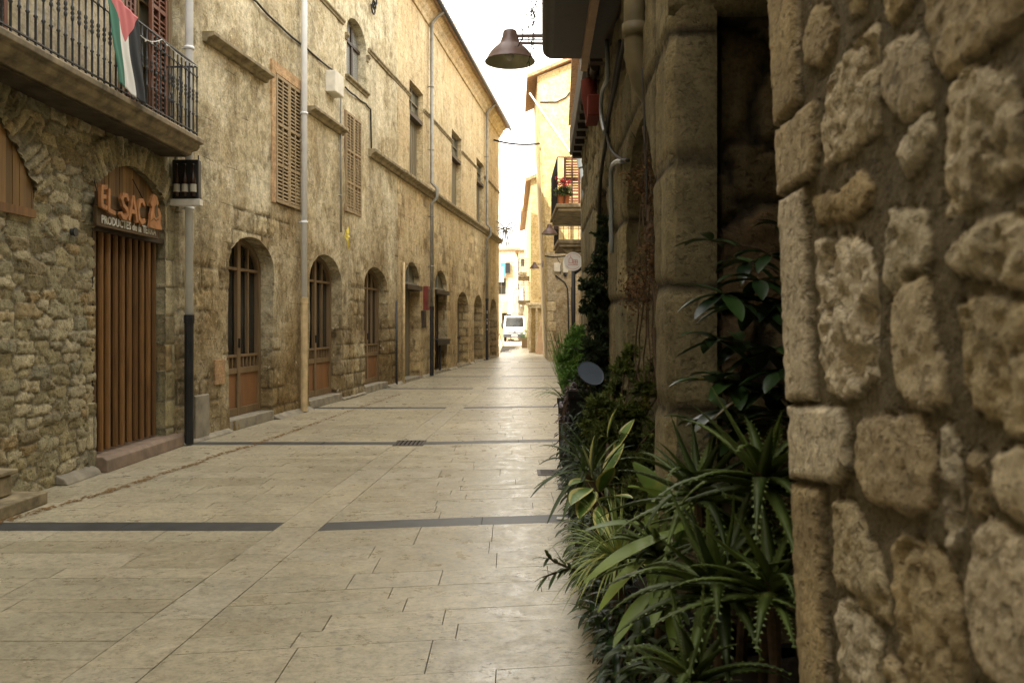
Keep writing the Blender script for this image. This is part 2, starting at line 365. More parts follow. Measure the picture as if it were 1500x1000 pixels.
def empty(name, label, cat, loc=(0, 0, 0), rz=0, group=None):
    o = bpy.data.objects.new(name, None); col.objects.link(o)
    o.location = loc; o.rotation_euler = (0, 0, rz); o.empty_display_size = .2
    return tag(o, label, cat, group)
def tag(o, label=None, cat=None, group=None, kind=None):
    if label: o['label'] = label
    if cat: o['category'] = cat
    if group: o['group'] = group
    if kind: o['kind'] = kind
    return o
def copy_tree(o, parent=None):
    c = o.copy(); col.objects.link(c)
    if parent: c.parent = parent
    for ch in list(o.children): copy_tree(ch, c)
    return c

def P(px, py, Y): return Vector(((px - CX) / F * Y, Y, EYE + (CY - py) * Y / F))

class Frame:
    """facade plane: through O along d; local x = along d, local y = into the wall"""
    def __init__(s, O, d):
        n = math.hypot(*d); s.O = O; s.d = (d[0] / n, d[1] / n); s.rz = math.atan2(s.d[1], s.d[0])
        s.nn = (-s.d[1], s.d[0])
    def w(s, px, py=CY, off=0):
        t = (px - CX) / F
        ox = s.O[0] + s.nn[0] * off; oy = s.O[1] + s.nn[1] * off
        # (ox+u dx) = t (oy + u dy)
        u = (t * oy - ox) / (s.d[0] - t * s.d[1]); Y = oy + u * s.d[1]
        return u, EYE + (CY - py) * Y / F
    def u(s, px, off=0): return s.w(px, CY, off)[0]
    def z(s, px, py, off=0): return s.w(px, py, off)[1]
    def empty(s, name, label, cat): return empty(name, label, cat, (s.O[0], s.O[1], 0), s.rz)

# ------------------------------------------------------------------ numpy height fields
def h2(i, j, seed):
    n = (i.astype(np.int64) * 374761393 + j.astype(np.int64) * 668265263 + seed * 1442695041) & 0x7fffffff
    n = ((n ^ (n >> 13)) * 1274126177) & 0x7fffffff
    n = (n ^ (n >> 16)) & 0x7fffffff
    return n / 0x7fffffff
def vnoise(x, y, seed=0):
    xi = np.floor(x); yi = np.floor(y); fx = x - xi; fy = y - yi
    fx = fx * fx * (3 - 2 * fx); fy = fy * fy * (3 - 2 * fy)
    a = h2(xi, yi, seed); b = h2(xi + 1, yi, seed); c = h2(xi, yi + 1, seed); d = h2(xi + 1, yi + 1, seed)
    return (a * (1 - fx) + b * fx) * (1 - fy) + (c * (1 - fx) + d * fx) * fy
def fbm(x, y, seed=0, oct=4):
    s = 0; a = .5
    for k in range(oct): s = s + a * vnoise(x * 2 ** k, y * 2 ** k, seed + k * 17); a *= .5
    return s
def sstep(a, b, x):
    t = np.clip((x - a) / (b - a), 0, 1); return t * t * (3 - 2 * t)
def rubble(sx, sz, seed, depth=.03, jw=.10, rot=0., rough=1., jit=.38, pn=3.):
    def f(u, z):
        uu = u + (fbm(u * 5, z * 5, seed + 5, 3) - .5) * .10 * sx / .25; zz = z + (fbm(u * 4, z * 4, seed + 9, 3) - .5) * .08 * sz / .15
        gx = uu / sx; gz = zz / sz
        gj = np.floor(gz)
        F1 = np.full(u.shape, 9.); F2 = np.full(u.shape, 9.); ID = np.zeros(u.shape)
        for dj in (-1, 0, 1):
            j = gj + dj
            off = h2(j * 0, j, seed + 3) * 1.0 + .5 * (j % 2)
            gi = np.floor(gx - off)
            for di in (-2, -1, 0, 1, 2):
                i = gi + di
                px = i + off + .5 + (h2(i, j, seed) - .5) * 2 * jit; pz = j + .5 + (h2(i, j, seed + 1) - .5) * 2 * jit
                wt = .75 + .5 * h2(i, j, seed + 2)
                d = ((np.abs(gx - px)) ** pn + (np.abs(gz - pz)) ** pn) ** (1 / pn) * wt
                m = d < F1
                F2 = np.where(m, F1, np.minimum(F2, d)); ID = np.where(m, h2(i, j, seed + 11), ID); F1 = np.where(m, d, F1)
        e = F2 - F1
        mort = 1 - sstep(jw * .5, jw * 1.3, e + (fbm(u * 30, z * 30, seed, 2) - .5) * .06)
        h = sstep(jw * .3, jw * 2.2, e) * depth * (.5 + .8 * ID)
        n = (fbm(u * 22, z * 22, seed + 4, 4) - .5) * .022 * rough + (fbm(u * 7, z * 7, seed + 8, 3) - .5) * .03 * rough
        pit = sstep(.62, .72, fbm(u * 16, z * 16, seed + 21, 3)) * .02 * rough
        return h + n * (1 - mort * .6) - pit * (1 - mort), mort, ID
    return f
def ashlar(bw, bh, seed, depth=.008, jw=.008, rough=1.):
    def f(u, z):
        zz = z + (fbm(u * 3, z * 3, seed, 2) - .5) * .01
        j = np.floor(zz / bh + .3); fz = (zz / bh + .3 - j) * bh
        off = h2(j * 0, j, seed) * bw; i = np.floor((u + off) / bw); fu = (u + off) - i * bw
        e = np.minimum(np.minimum(fz, bh - fz), np.minimum(fu, bw - fu)) + (fbm(u * 25, z * 25, seed + 2, 2) - .5) * .008
        mort = 1 - sstep(jw * .5, jw * 1.4, e)
        n = (fbm(u * 18, z * 18, seed + 4, 4) - .5) * .014 * rough
        pit = sstep(.6, .7, fbm(u * 22, z * 22, seed + 21, 3)) * .010 * rough
        return sstep(0, jw * 2.5, e) * depth + n - pit, mort, h2(i, j, seed + 7)
    return f
def worn(base, a, seed, z1, thr=.5, hor=1.):
    def f(u, z):
        h, m, r = base(u, z); h2_, m2, r2 = a(u, z)
        k = sstep(thr, thr + .05, fbm(u * .9, z * .9, seed, 5) + np.clip(1.6 - z, -2, 1) * .05) * (z < z1)
        return h + k * (h2_ - .014), m2 * k, .5 + (r2 - .5) * k
    return f
def flatish(seed, amp=.03):
    def f(u, z):
        return (fbm(u * 1.3, z * 1.3, seed, 4) - .5) * amp, np.zeros(u.shape), np.full(u.shape, .5)
    return f

def inside(poly, x, y):
    r = np.zeros(x.shape, bool); n = len(poly)
    for i in range(n):
        x0, y0 = poly[i]; x1, y1 = poly[(i + 1) % n]
        if y0 == y1: continue
        c = ((y0 > y) != (y1 > y)) & (x < (x1 - x0) * (y - y0) / (y1 - y0) + x0)
        r ^= c
    return r
def densify(poly, g):
    out = []
    for i in range(len(poly)):
        a = poly[i]; b = poly[(i + 1) % len(poly)]; L = math.hypot(b[0] - a[0], b[1] - a[1]); n = max(1, int(round(L / g)))
        out += [(a[0] + (b[0] - a[0]) * k / n, a[1] + (b[1] - a[1]) * k / n) for k in range(n)]
    return out
def arch(u0, u1, z0, zs, zc, n=14):
    """opening outline: spring zs, crown zc (ellipse)"""
    c = (u0 + u1) / 2; a = (u1 - u0) / 2
    return [(u0, z0), (u1, z0)] + [(c + a * math.cos(PI * k / n), zs + (zc - zs) * math.sin(PI * k / n)) for k in range(n + 1)]
def seg(u0, u1, z0, z1, rise=0):
    if not rise: return [(u0, z0), (u1, z0), (u1, z1), (u0, z1)]
    n = 8; c = (u0 + u1) / 2; a = (u1 - u0) / 2
    return [(u0, z0), (u1, z0)] + [(c + a * (1 - 2 * k / n), z1 - rise + rise * (1 - (1 - 2 * k / n) ** 2)) for k in range(n + 1)]

def wall(name, mat, parent, outline, holes, hf, g, depth=.35, hdepth=None, border=.3, smooth=True, rev_hf=None, body=None, chamfer=0):
    outline = densify(outline, g); hs = [densify(h, g) for h in holes]
    us = [p[0] for p in outline]; zs = [p[1] for p in outline]
    gu = np.arange(min(us) + g * .5, max(us), g); gz = np.arange(min(zs) + g * .5, max(zs), g)
    U, Z = np.meshgrid(gu, gz); rs = np.random.RandomState(5)
    U = (U + (rs.rand(*U.shape) - .5) * g * .3).ravel(); Z = (Z + (rs.rand(*Z.shape) - .5) * g * .3).ravel()
    keep = inside(outline, U, Z)
    def near(poly):
        k = np.ones(U.shape, bool)
        pa = np.array(poly)
        for a in pa:
            k &= (np.abs(U - a[0]) > g * .55) | (np.abs(Z - a[1]) > g * .55)
        return k
    for h in hs: keep &= ~inside(h, U, Z)
    keep &= near(outline)
    for h in hs: keep &= near(h)
    V2 = []; E = []
    for poly in [outline] + hs:
        b = len(V2); V2 += [Vector(p) for p in poly]; E += [(b + i, b + (i + 1) % len(poly)) for i in range(len(poly))]
    V2 += [Vector((a, b)) for a, b in zip(U[keep].tolist(), Z[keep].tolist())]
    vo, eo, fo, ov, oe, of = geometry.delaunay_2d_cdt(V2, E, [], 0, 1e-5)
    v = np.array([(p[0], p[1]) for p in vo]); f = np.array([x for x in fo if len(x) == 3])
    cen = v[f].mean(axis=1)
    ok = inside(outline, cen[:, 0], cen[:, 1])
    for h in hs: ok &= ~inside(h, cen[:, 0], cen[:, 1])
    f = f[ok]
    H, MO, RN = hf(v[:, 0], v[:, 1])
    if chamfer:
        for h in hs + [outline]:
            pa = np.array(h); dm = np.full(v.shape[0], 9.)
            for a in pa: dm = np.minimum(dm, np.hypot(v[:, 0] - a[0], v[:, 1] - a[1]))
            H = H - chamfer * np.clip(1 - dm / (chamfer * 1.6), 0, 1)
    verts = [(a, -h, b) for (a, b), h in zip(v.tolist(), H.tolist())]
    mo = MO.tolist(); rn = RN.tolist()
    # orient faces so the normal is -y
    a = v[f[:, 1]] - v[f[:, 0]]; b = v[f[:, 2]] - v[f[:, 0]]; cr = a[:, 0] * b[:, 1] - a[:, 1] * b[:, 0]
    f[cr < 0] = f[cr < 0][:, ::-1]
    faces = [tuple(x) for x in f.tolist()]
    rf = rev_hf or hf
    for q, poly in enumerate([outline] + hs):
        dp = border if q == 0 else (hdepth[q - 1] if hdepth else depth)
        nd = max(1, min(40, int(math.ceil(dp / max(g, .03)))))
        pa = np.array(poly); n = len(poly)
        nx = np.roll(pa, -1, 0) - np.roll(pa, 1, 0); ln = np.hypot(nx[:, 0], nx[:, 1]) + 1e-9
        nrm = np.stack([nx[:, 1] / ln, -nx[:, 0] / ln], 1)
        if q: nrm = -nrm
        H0 = hf(pa[:, 0], pa[:, 1])[0] - (chamfer if chamfer else 0)
        base = len(verts)
        per = np.concatenate([[0], np.cumsum(np.hypot(*(np.roll(pa, -1, 0) - pa).T))])[:n]
        for k in range(nd + 1):
            y = -H0 + (dp + H0) * k / nd
            hh, m_, r_ = rf(pa[:, 0] + y * 1.0, pa[:, 1] + y * 0.0) if abs(nx[:, 1]).max() > 0 else rf(per, y)
            if k == 0 or k == nd: hh = hh * 0
            for i in range(n):
                verts.append((pa[i, 0] + nrm[i, 0] * hh[i] * .6 * (-1 if q else 1) * (1 if q == 0 else 1), float(y[i]), pa[i, 1] + nrm[i, 1] * hh[i] * .6 * (-1 if q else 1)))
            mo += m_.tolist(); rn += r_.tolist()
        for k in range(nd):
            for i in range(n):
                j = (i + 1) % n; A = base + k * n
                faces.append((A + i, A + n + i, A + n + j, A + j) if q == 0 else (A + i, A + j, A + n + j, A + n + i))
    if body:
        x0, x1, y0, y1, z0, z1 = body; b = len(verts)
        verts += [(x, y, z) for x in (x0, x1) for y in (y0, y1) for z in (z0, z1)]
        mo += [0] * 8; rn += [.5] * 8
        faces += [tuple(b + i for i in t) for t in [(0, 1, 3, 2), (4, 6, 7, 5), (0, 4, 5, 1), (2, 3, 7, 6), (0, 2, 6, 4), (1, 5, 7, 3)]]
    me = bpy.data.meshes.new(name); me.from_pydata(verts, [], faces); me.materials.append(mat)
    at = me.attributes.new('rnd', 'FLOAT', 'POINT'); at.data.foreach_set('value', rn)
    at = me.attributes.new('mort', 'FLOAT', 'POINT'); at.data.foreach_set('value', mo)
    if smooth: me.polygons.foreach_set('use_smooth', [True] * len(faces))
    me.update()
    o = bpy.data.objects.new(name, me); col.objects.link(o); o.parent = parent
    return o



# ================================================================== STREET
FS = Frame((-4.69, 0), (.023, 1)); FL = Frame((-5.724, 0), (.1243, 1)); FR = Frame((.485, 0), (-.036, -1))
FE = Frame((1.55 - 1.15 * 13 / 21 * 0, 13), (-1.15, -21))
def seam(name, o): o['kind'] = 'structure'; return o
gm = MB(); gm.add([(-400, -40, -.012), (400, -40, -.012), (400, 500, -.012), (-400, 500, -.012)], [(0, 1, 2, 3)])
seam('g', gm.build('ground', M['ground']))
def xb(y): return -2.25 + .062 * y
def xwall(y): return (-4.69 + .023 * y) if y < 11.3 else -5.724 + .1243 * y
pv = MB(); sl = MB(); rs = random.Random(3)
def slab(mb, q, r, tz=0):
    """q: four corners (x,y) ccw; bevelled block"""
    c = (sum(p[0] for p in q) / 4, sum(p[1] for p in q) / 4)
    def shr(p, k):
        dx, dy = p[0] - c[0], p[1] - c[1]
        return (p[0] - math.copysign(min(k, abs(dx)), dx), p[1] - math.copysign(min(k, abs(dy)), dy))
    a = [shr(p, .0021) for p in q]; b = [shr(p, .0025) for p in q]
    tl = [rs.uniform(-.0012, .0012) + tz for _ in q]
    mb.add([(x, y, -.011) for x, y in a] + [(x, y, -.0012) for x, y in a] + [(x, y, t) for (x, y), t in zip(b, tl)],
           [(8, 9, 10, 11)] + [(i, (i + 1) % 4, 4 + (i + 1) % 4, 4 + i) for i in range(4)] + [(4 + i, 4 + (i + 1) % 4, 8 + (i + 1) % 4, 8 + i) for i in range(4)], 0, r)
stripes = [(6.58, 6.86), (11.22, 11.50), (15.95, 16.25), (20.7, 21.0), (25.4, 25.7), (30.1, 30.4), (34.8, 35.1)]
def rows(y0, y1):
    out = []; y = y0; st = [s for s in stripes if s[0] >= y0]
    for s in st + [(y1, y1)]:
        while y < s[0] - 1e-6:
            h = rs.choice([.22, .26, .32, .36, .42, .24])
            if s[0] - y - h < .18: h = s[0] - y
            out.append((y, min(y + h, s[0]), 0)); y = min(y + h, s[0])
        if s[1] > s[0]: out.append((s[0], s[1], 1)); y = s[1]
    return out
SK = .15
for (a, b, dk) in rows(1.6, 60):
    xl = xwall((a + b) / 2) - .12; x = xb((a + b) / 2)
    xs = [x]
    while xs[-1] > xl:
        xs.append(xs[-1] - (rs.uniform(.9, 1.4) if dk else rs.uniform(.55, 1.15)))
    for i in range(len(xs) - 1):
        x1a, x1b = (xb(a), xb(b)) if i == 0 else (xs[i], xs[i])
        slab(sl if dk else pv, [(xs[i + 1], a), (x1a, a), (x1b, b), (xs[i + 1], b)], rs.random())
y = 1.3
while y < 60:                       # lengthwise band of slabs
    h = rs.uniform(.45, 1.0)
    slab(pv, [(xb(y), y), (xb(y) + .34, y), (xb(y + h) + .34, y + h), (xb(y + h), y + h)], rs.uniform(.5, 1)); y += h
for (a, b, dk) in rows(.2, 60):
    x = 0.; xs = [-9.]
    X0 = lambda yy: xb(yy) + .34
    xc = X0(a); xs = [0.]
    lim = 3.6 - xc + (6 if a > 36 else 0)
    while xs[-1] < lim: xs.append(xs[-1] + (rs.uniform(.9, 1.4) if dk else rs.uniform(.5, 1.1)))
    for i in range(len(xs) - 1):
        q = []
        for (d, yy) in ((xs[i], a), (xs[i + 1], a), (xs[i + 1], b), (xs[i], b)):
            X = X0(a) + d if d or True else 0
            yk = yy + SK * d * (1 if a < 36 else 0)
            if i == 0 and d == 0: X = X0(yy)
            q.append((X, yk))
        slab(sl if dk else pv, q, rs.random())
seam('p', pv.build('paving', M['paving'])); seam('s', sl.build('slate_strips', M['slate']))
fm = MB(); fm.add([(-60, 60, -.006), (60, 60, -.006), (60, 200, -.006), (-60, 200, -.006), (-30, 41.5, -.0075), (xwall(41.5) - .1, 41.5, -.0075), (xwall(41.5) - .1, 60, -.0075), (-30, 60, -.0075)], [(0, 1, 2, 3), (4, 5, 6, 7)])
seam('f', fm.build('street_surface', M['groundfar']))
# leaf litter line
lm = MB(); rs2 = random.Random(5)
pts = [(-4.35, 6.3), (-4.1, 6.9), (-3.95, 7.6), (-3.8, 8.3), (-3.72, 9.0), (-3.6, 9.7), (-3.55, 10.5), (-3.4, 11.1), (-3.3, 12), (-3.2, 13), (-3.05, 14.5), (-2.9, 16), (-2.7, 17.5), (-2.5, 19.5)]
for i in range(len(pts) - 1):
    for k in range(120):
        t = rs2.random(); x = pts[i][0] * (1 - t) + pts[i + 1][0] * t; yy = pts[i][1] * (1 - t) + pts[i + 1][1] * t
        dens = .35 + .65 * abs(math.sin(i * 1.7 + t * 5)); 
        if rs2.random() > dens: continue
        x += rs2.gauss(0, .028); s = rs2.uniform(.006, .022); a = rs2.uniform(0, 6.3)
        lm.add([(x + s * math.cos(a + q * 1.57 + rs2.uniform(-.4, .4)), yy + s * 1.3 * math.sin(a + q * 1.57), .004 + rs2.random() * .004) for q in range(4)], [(0, 1, 2, 3)], 0, rs2.random())
tag(lm.build('leaf_litter', M['debris']), 'thin wandering line of brown leaf litter on the left half of the paving', 'leaf litter', kind='stuff')

def grate(name, label, x0, x1, y0, y1, nb, along='x', fl=.035):
    e = empty(name, label, 'drain cover', ((x0 + x1) / 2, (y0 + y1) / 2, 0)); w = (x1 - x0) / 2; d = (y1 - y0) / 2
    m = MB(); m.box(-w, w, -d, -d + fl, -.01, .007); m.box(-w, w, d - fl, d, -.01, .007); m.box(-w, -w + fl, -d + fl, d - fl, -.01, .007); m.box(w - fl, w, -d + fl, d - fl, -.01, .007)
    m.build('frame', M['steel'], e)
    m = MB()
    for k in range(nb):
        if along == 'y':
            x = -w + fl + (2 * w - 2 * fl) * (k + .5) / nb; bw = (2 * w - 2 * fl) / nb * .28; m.box(x - bw, x + bw, -d + fl, d - fl, -.008, .006)
        else:
            yy = -d + fl + (2 * d - 2 * fl) * (k + .5) / nb; bw = (2 * d - 2 * fl) / nb * .28; m.box(-w + fl, w - fl, yy - bw, yy + bw, -.008, .006)
    m.build('bars', M['steel'], e)
    m = MB(); m.box(-w + fl, w - fl, -d + fl, d - fl, -.0085, .0015); m.build('pit', M['pit'], e)
    return e
grate('drain_grate', 'slotted iron drain grate in the middle of the street between two slate strips', -1.56, -1.16, 11.12, 11.62, 6, 'y')
g1 = grate('utility_cover', 'small iron cover set in the paving, farthest of the three beside the planters', .27, .6, 8.95, 9.3, 5); tag(g1, group='small covers beside the planters')
g2 = grate('utility_cover', 'small iron cover in the paving between the other two beside the planters', .45, .75, 8.2, 8.5, 5); tag(g2, group='small covers beside the planters')
g3 = grate('utility_cover', 'small iron cover beside the slate strip next to the planters, nearest of the three', .45, .8, 6.6, 6.8, 5); tag(g3, group='small covers beside the planters')
sc = MB(); sc.add([(.36, 6.93, .012), (.47, 6.90, .010), (.50, 6.95, .016), (.44, 6.99, .012), (.37, 6.97, .02)], [(0, 1, 2, 3, 4)])
tag(sc.build('paper_scrap', M['whitecloth']), 'crumpled white scrap of paper on the slate strip by the plants', 'litter')

# ================================================================== helpers for facades
def molding(mb, u0, u1, z0, z1, out, inn=.05):
    h = z1 - z0
    mb.profile_x([(inn, z0), (-out * .35, z0), (-out * .45, z0 + h * .35), (-out * .8, z0 + h * .5), (-out, z0 + h * .62), (-out, z1 - h * .06), (-out * .96, z1), (inn, z1)], u0, u1)
def shutters(parent, u0, u1, z0, z1, mat, leaves=2, y=-.03, panels=(0, .36, 1), name='shutter', sd=.03):
    w = (u1 - u0) / leaves
    for l in range(leaves):
        a = u0 + w * l + .006; b = a + w - .012; m = MB(); fr = .05
        m.box(a, a + fr, y - sd, y + .01, z0, z1); m.box(b - fr, b, y - sd, y + .01, z0, z1)
        zz = [z0 + (z1 - z0) * p for p in panels]
        for i, z in enumerate(zz):
            lo = z if i == 0 else z - fr * .5
            if i == len(zz) - 1: lo = z - fr
            m.box(a + fr, b - fr, y - sd, y + .01, lo, lo + fr)
        c = (a + b) / 2; m.box(c - .018, c + .018, y - sd * .9, y + .01, z0 + fr, z1 - fr)
        for i in range(len(zz) - 1):
            z = zz[i] + fr + .02
            while z < zz[i + 1] - fr - .02:
                for (p, q) in ((a + fr, c - .018), (c + .018, b - fr)):
                    m.add([(p, y + .005, z + .04), (q, y + .005, z + .04), (q, y - sd * .9, z), (p, y - sd * .9, z), (p, y + .0, z + .028), (q, y + .0, z + .028), (q, y - sd * .8, z - .010), (p, y - sd * .8, z - .010)],
                          [(0, 1, 2, 3), (7, 6, 5, 4), (3, 2, 6, 7)])
                z += .062
        m.build(name, mat, parent)
def archz(u, u0, u1, zs, zc):
    c = (u0 + u1) / 2; a = (u1 - u0) / 2; t = max(-1, min(1, (u - c) / a)); return zs + (zc - zs) * math.sqrt(max(0, 1 - t * t))
def glazed_door(parent, u0, u1, z0, zs, zc, y, mat, pmat, top=.0, glassm=None):
    fr = .075; e = MB()
    n = 20
    # outer frame following the arch
    outer = [(u0, z0), (u0, zs)] + [(u0 + (u1 - u0) * (1 - math.cos(PI * k / n)) / 2, archz(u0 + (u1 - u0) * (1 - math.cos(PI * k / n)) / 2, u0, u1, zs, zc)) for k in range(1, n)] + [(u1, zs), (u1, z0)]
    ins = [(u0 + fr, z0), (u0 + fr, zs)] + [(u0 + fr + (u1 - u0 - 2 * fr) * (1 - math.cos(PI * k / n)) / 2, archz(u0 + fr + (u1 - u0 - 2 * fr) * (1 - math.cos(PI * k / n)) / 2, u0 + fr, u1 - fr, zs, zc - fr)) for k in range(1, n)] + [(u1 - fr, zs), (u1 - fr, z0)]
    N = len(outer)
    vs = [(a, y - .03, b) for a, b in outer] + [(a, y - .03, b) for a, b in ins] + [(a, y + .05, b) for a, b in outer] + [(a, y + .05, b) for a, b in ins]
    fs = []
    for i in range(N - 1):
        fs += [(i, N + i, N + i + 1, i + 1), (N + i, 3 * N + i, 3 * N + i + 1, N + i + 1)]
    e.add(vs, fs)
    c = (u0 + u1) / 2; W = u1 - u0
    zp = z0 + (zc - z0) * .235; zr = z0 + (zc - z0) * .335   # panel top, rail top
    for (a, b, q0, q1, yy) in [(c - .055, c + .055, z0, None, -.025)] + [(x - .02, x + .02, zr, None, -.01) for x in (u0 + W * .27, u0 + W * .73)]:
        t = q1 or min(archz(a, u0, u1, zs, zc), archz(b, u0, u1, zs, zc)) - fr * .5
        e.box(a, b, y + yy, y + .04, q0, t)
    for (q0, q1, yy) in [(z0, z0 + .12, -.02), (zp, zp + .09, -.02), (zr - .02, zr + .02, -.015), (zs - .02, zs + .025, -.015)]:
        e.box(u0 + fr, c - .055, y + yy, y + .038, q0, q1); e.box(c + .055, u1 - fr, y + yy, y + .038, q0, q1)
    for s in (0, 1):
        a = u0 + fr if s == 0 else c + .055; b = c - .055 if s == 0 else u1 - fr
        for k in range(1, 5):
            x = a + (b - a) * k / 5; e.box(x - .014, x + .014, y - .012, y + .036, zp + .09, zr - .02)
    d = e.build('door', mat, parent, bevel=.004)
    p = MB(); p.box(u0 + fr + .01, c - .06, y + .005, y + .03, z0 + .12, zp); p.box(c + .06, u1 - fr - .01, y + .005, y + .03, z0 + .12, zp)
    p.build('door_panel', pmat, d)
    gl = MB(); gl.prism([(a, b) for a, b in outer], y + .052, y + .07); gl.build('glass', glassm or M['glass'], d)
    h = MB(); h.box(c - .03, c - .01, y - .05, y - .025, z0 + 1.05, z0 + 1.2); h.build('handle', M['iron'], d)
    return d
def downpipe(parent, u, z0, z1, r, mat, off=.1, zb=None, matb=None, du=0, name='drainpipe', rings=(), jog=None):
    zb = zb or z0
    f = lambda z: (u + du * (z1 - z) / max(z1 - z0, .1), -off, z)
    m = MB()
    if jog:
        pts = [f(zb), (u, -off, jog - .25), (u, -off - .16, jog - .1), (u, -off - .16, jog + .2), (u, -off, jog + .35), f(z1)]
    else: pts = [f(zb), f(z1)]
    m.tube(pts, r, 12)
    for z in rings: m.tube([f(z - .02), f(z + .02)], r * 1.25, 12); m.beam((f(z)[0], 0, z), f(z), .02, .02)
    o = m.build(name, mat, parent, smooth=False)
    o.data.polygons.foreach_set('use_smooth', [len(p.vertices) == 4 for p in o.data.polygons])
    if matb:
        m = MB(); m.tube([f(z0), f(zb + .02)], r * 1.12, 12); m.tube([f(zb - .03), f(zb + .08)], r * 1.3, 12); m.build('pipe_foot', matb, o)
    return o
def extra(mb_fn, name, mat, parent, **k):
    m = MB(); mb_fn(m); return m.build(name, mat, parent, **k)
def windows_rect(parent, u0, u1, z0, z1, y=.12, frame=None, gm=None, mull=1, rails=1, ft=.05):
    frame = frame or M['greywood']
    m = MB(); m.box(u0, u0 + ft, y - .02, y + .04, z0, z1); m.box(u1 - ft, u1, y - .02, y + .04, z0, z1); m.box(u0 + ft, u1 - ft, y - .02, y + .04, z0, z0 + ft); m.box(u0 + ft, u1 - ft, y - .02, y + .04, z1 - ft, z1)
    for k in range(mull): x = u0 + (u1 - u0) * (k + 1) / (mull + 1); m.box(x - .02, x + .02, y - .015, y + .035, z0 + ft, z1 - ft)
    for k in range(rails): z = z0 + (z1 - z0) * (k + 1) / (rails + 1); m.box(u0 + ft, u1 - ft, y - .012, y + .033, z - .015, z + .015)
    f = m.build('window', frame, parent)
    m = MB(); m.box(u0, u1, y + .042, y + .06, z0, z1); m.build('pane', gm or M['glass'], f); return f

# ================================================================== STONE HOUSE (near left)
e = FS.empty('stone_house', 'rubble stone house with long balcony and arched shop door at the left edge', 'house')
uC = FS.u(262)
dA = (FS.u(137), 10.86); dz = (.18, 3.42)
ringc = [((dA[0] + dA[1]) / 2, dA[0], dA[1], 3.10, 3.42), (6.9, 5.75, 8.02, 2.85, 3.55)]
rub = rubble(.29, .12, 4, .022, .075, jit=.34, rough=.9, pn=6); ash = ashlar(.42, .36, 8, .015, .012)
vous = rubble(.5, .085, 14, .035, .14, rough=.8)
def hf_stone(u, z):
    h, m, r = rub(u, z)
    h2_, m2, r2 = ash(u, z)
    k = (u > 10.82) | ((u > 8.98) & (u < dA[0] + .02) & (z < .75))
    h = np.where(k, h2_ + .02, h); m = np.where(k, m2, m); r = np.where(k, r2, r)
    for (c, a, b, zs, zc) in ringc:
        hw = (b - a) / 2; ri = zc - zs
        # circle through spring points and crown
        Rr = (hw * hw + ri * ri) / (2 * ri); zc0 = zc - Rr
        rad = np.hypot(u - c, z - zc0); th = np.arctan2(u - c, z - zc0) * Rr
        k = (rad < Rr + .34) & (z > zs - .02) & (np.abs(u - c) < hw + .25)
        hv, mv, rv = vous(rad, th)
        h = np.where(k, hv + .03, h); m = np.where(k, mv, m); r = np.where(k, rv, r)
    return h, m, r
o = wall('wall', M['rubble'], e, seg(4.4, uC, -.02, 3.78), [seg(dA[0], dA[1], .16, 3.42, .32), seg(5.75, 8.02, 2.66, 3.55, .7)], hf_stone, .022, hdepth=[.3, .22], border=.3)
EPS = []
extra(lambda m: m.box(-16, 4.395, .0, 7, -.02, 12.5), 'sun_blocking_wing', M['upper'], e)  # unseen block behind the viewpoint, added to keep sun off the foreground
up = wall('upper_wall', M['upper'], e, seg(4.4, uC, 3.78, 12.5), [seg(9.78, 10.95, 3.98, 6.35), seg(6.3, 7.62, 3.98, 6.35)], flatish(3, .02), .15, depth=.25, border=.3)
extra(lambda m: (m.box(4.4, uC - .003, .3, 7, -.02, 12.5), m.box(4.4, uC - .003, .06, .298, 12.35, 12.49)), 'house_body', M['upper'], e)
extra(lambda m: (m.profile_x([(-.5, 12.42), (7.2, 14.6), (7.2, 14.7), (-.5, 12.55)], 4.3, uC + .02)), 'roof', M['tile'], e)
# balcony
uE = 10.93
b = MB(); out = .47
b.profile_x([(.02, 3.72), (-out + .2, 3.72), (-out + .13, 3.745), (-out + .12, 3.78), (-out + .05, 3.80), (-out + .02, 3.845), (-out + .02, 3.87), (-out - .03, 3.88), (-out - .035, 3.935), (-out - .01, 3.955), (.02, 3.955)], 4.4, uE)
bal = b.build('balcony', M['slabstone'], e, bevel=.008)
m = MB(); m.box(4.4, uE - .14, -out + .14, .0, 3.70, 3.719); m.build('soffit', M['soffit'], bal)  # thin sheet under the slab, shade painted in as near-black
m = MB(); yr = -out + .05
m.tube([(4.4, yr, 4.87), (uE - .04, yr, 4.87), (uE - .02, yr + .02, 4.87), (uE - .02, -.01, 4.87)], .014, 8)
m.box(4.4, uE - .03, yr - .012, yr + .012, 4.01, 4.022); m.box(uE - .03, uE - .01, yr, -.02, 4.01, 4.022)
m.box(4.4, uE - .03, yr - .008, yr + .008, 4.73, 4.738)
m.build('railing', M['graymetal'], bal)
bm = MB(); bm.lathe([(.011, 3.95), (.011, 4.22), (.020, 4.235), (.011, 4.25), (.0085, 4.40), (.017, 4.42), (.017, 4.44), (.009, 4.455), (.019, 4.475), (.009, 4.5), (.017, 4.515), (.017, 4.535), (.0085, 4.55), (.011, 4.72), (.02, 4.735), (.011, 4.75), (.011, 4.865)], (0, 0, 0), 8)
b0 = bm.build('baluster', M['graymetal'], bal, smooth=True); b0.location = (uE - .03, yr, 0)
x = uE - .15; k = 0
while x > 4.5:
    c = b0.copy(); col.objects.link(c); c.parent = bal; c.location = (x, yr, 0); x -= .118
for k in range(1, 4):
    c = b0.copy(); col.objects.link(c); c.parent = bal; c.location = (uE - .02, yr + k * .11, 0)
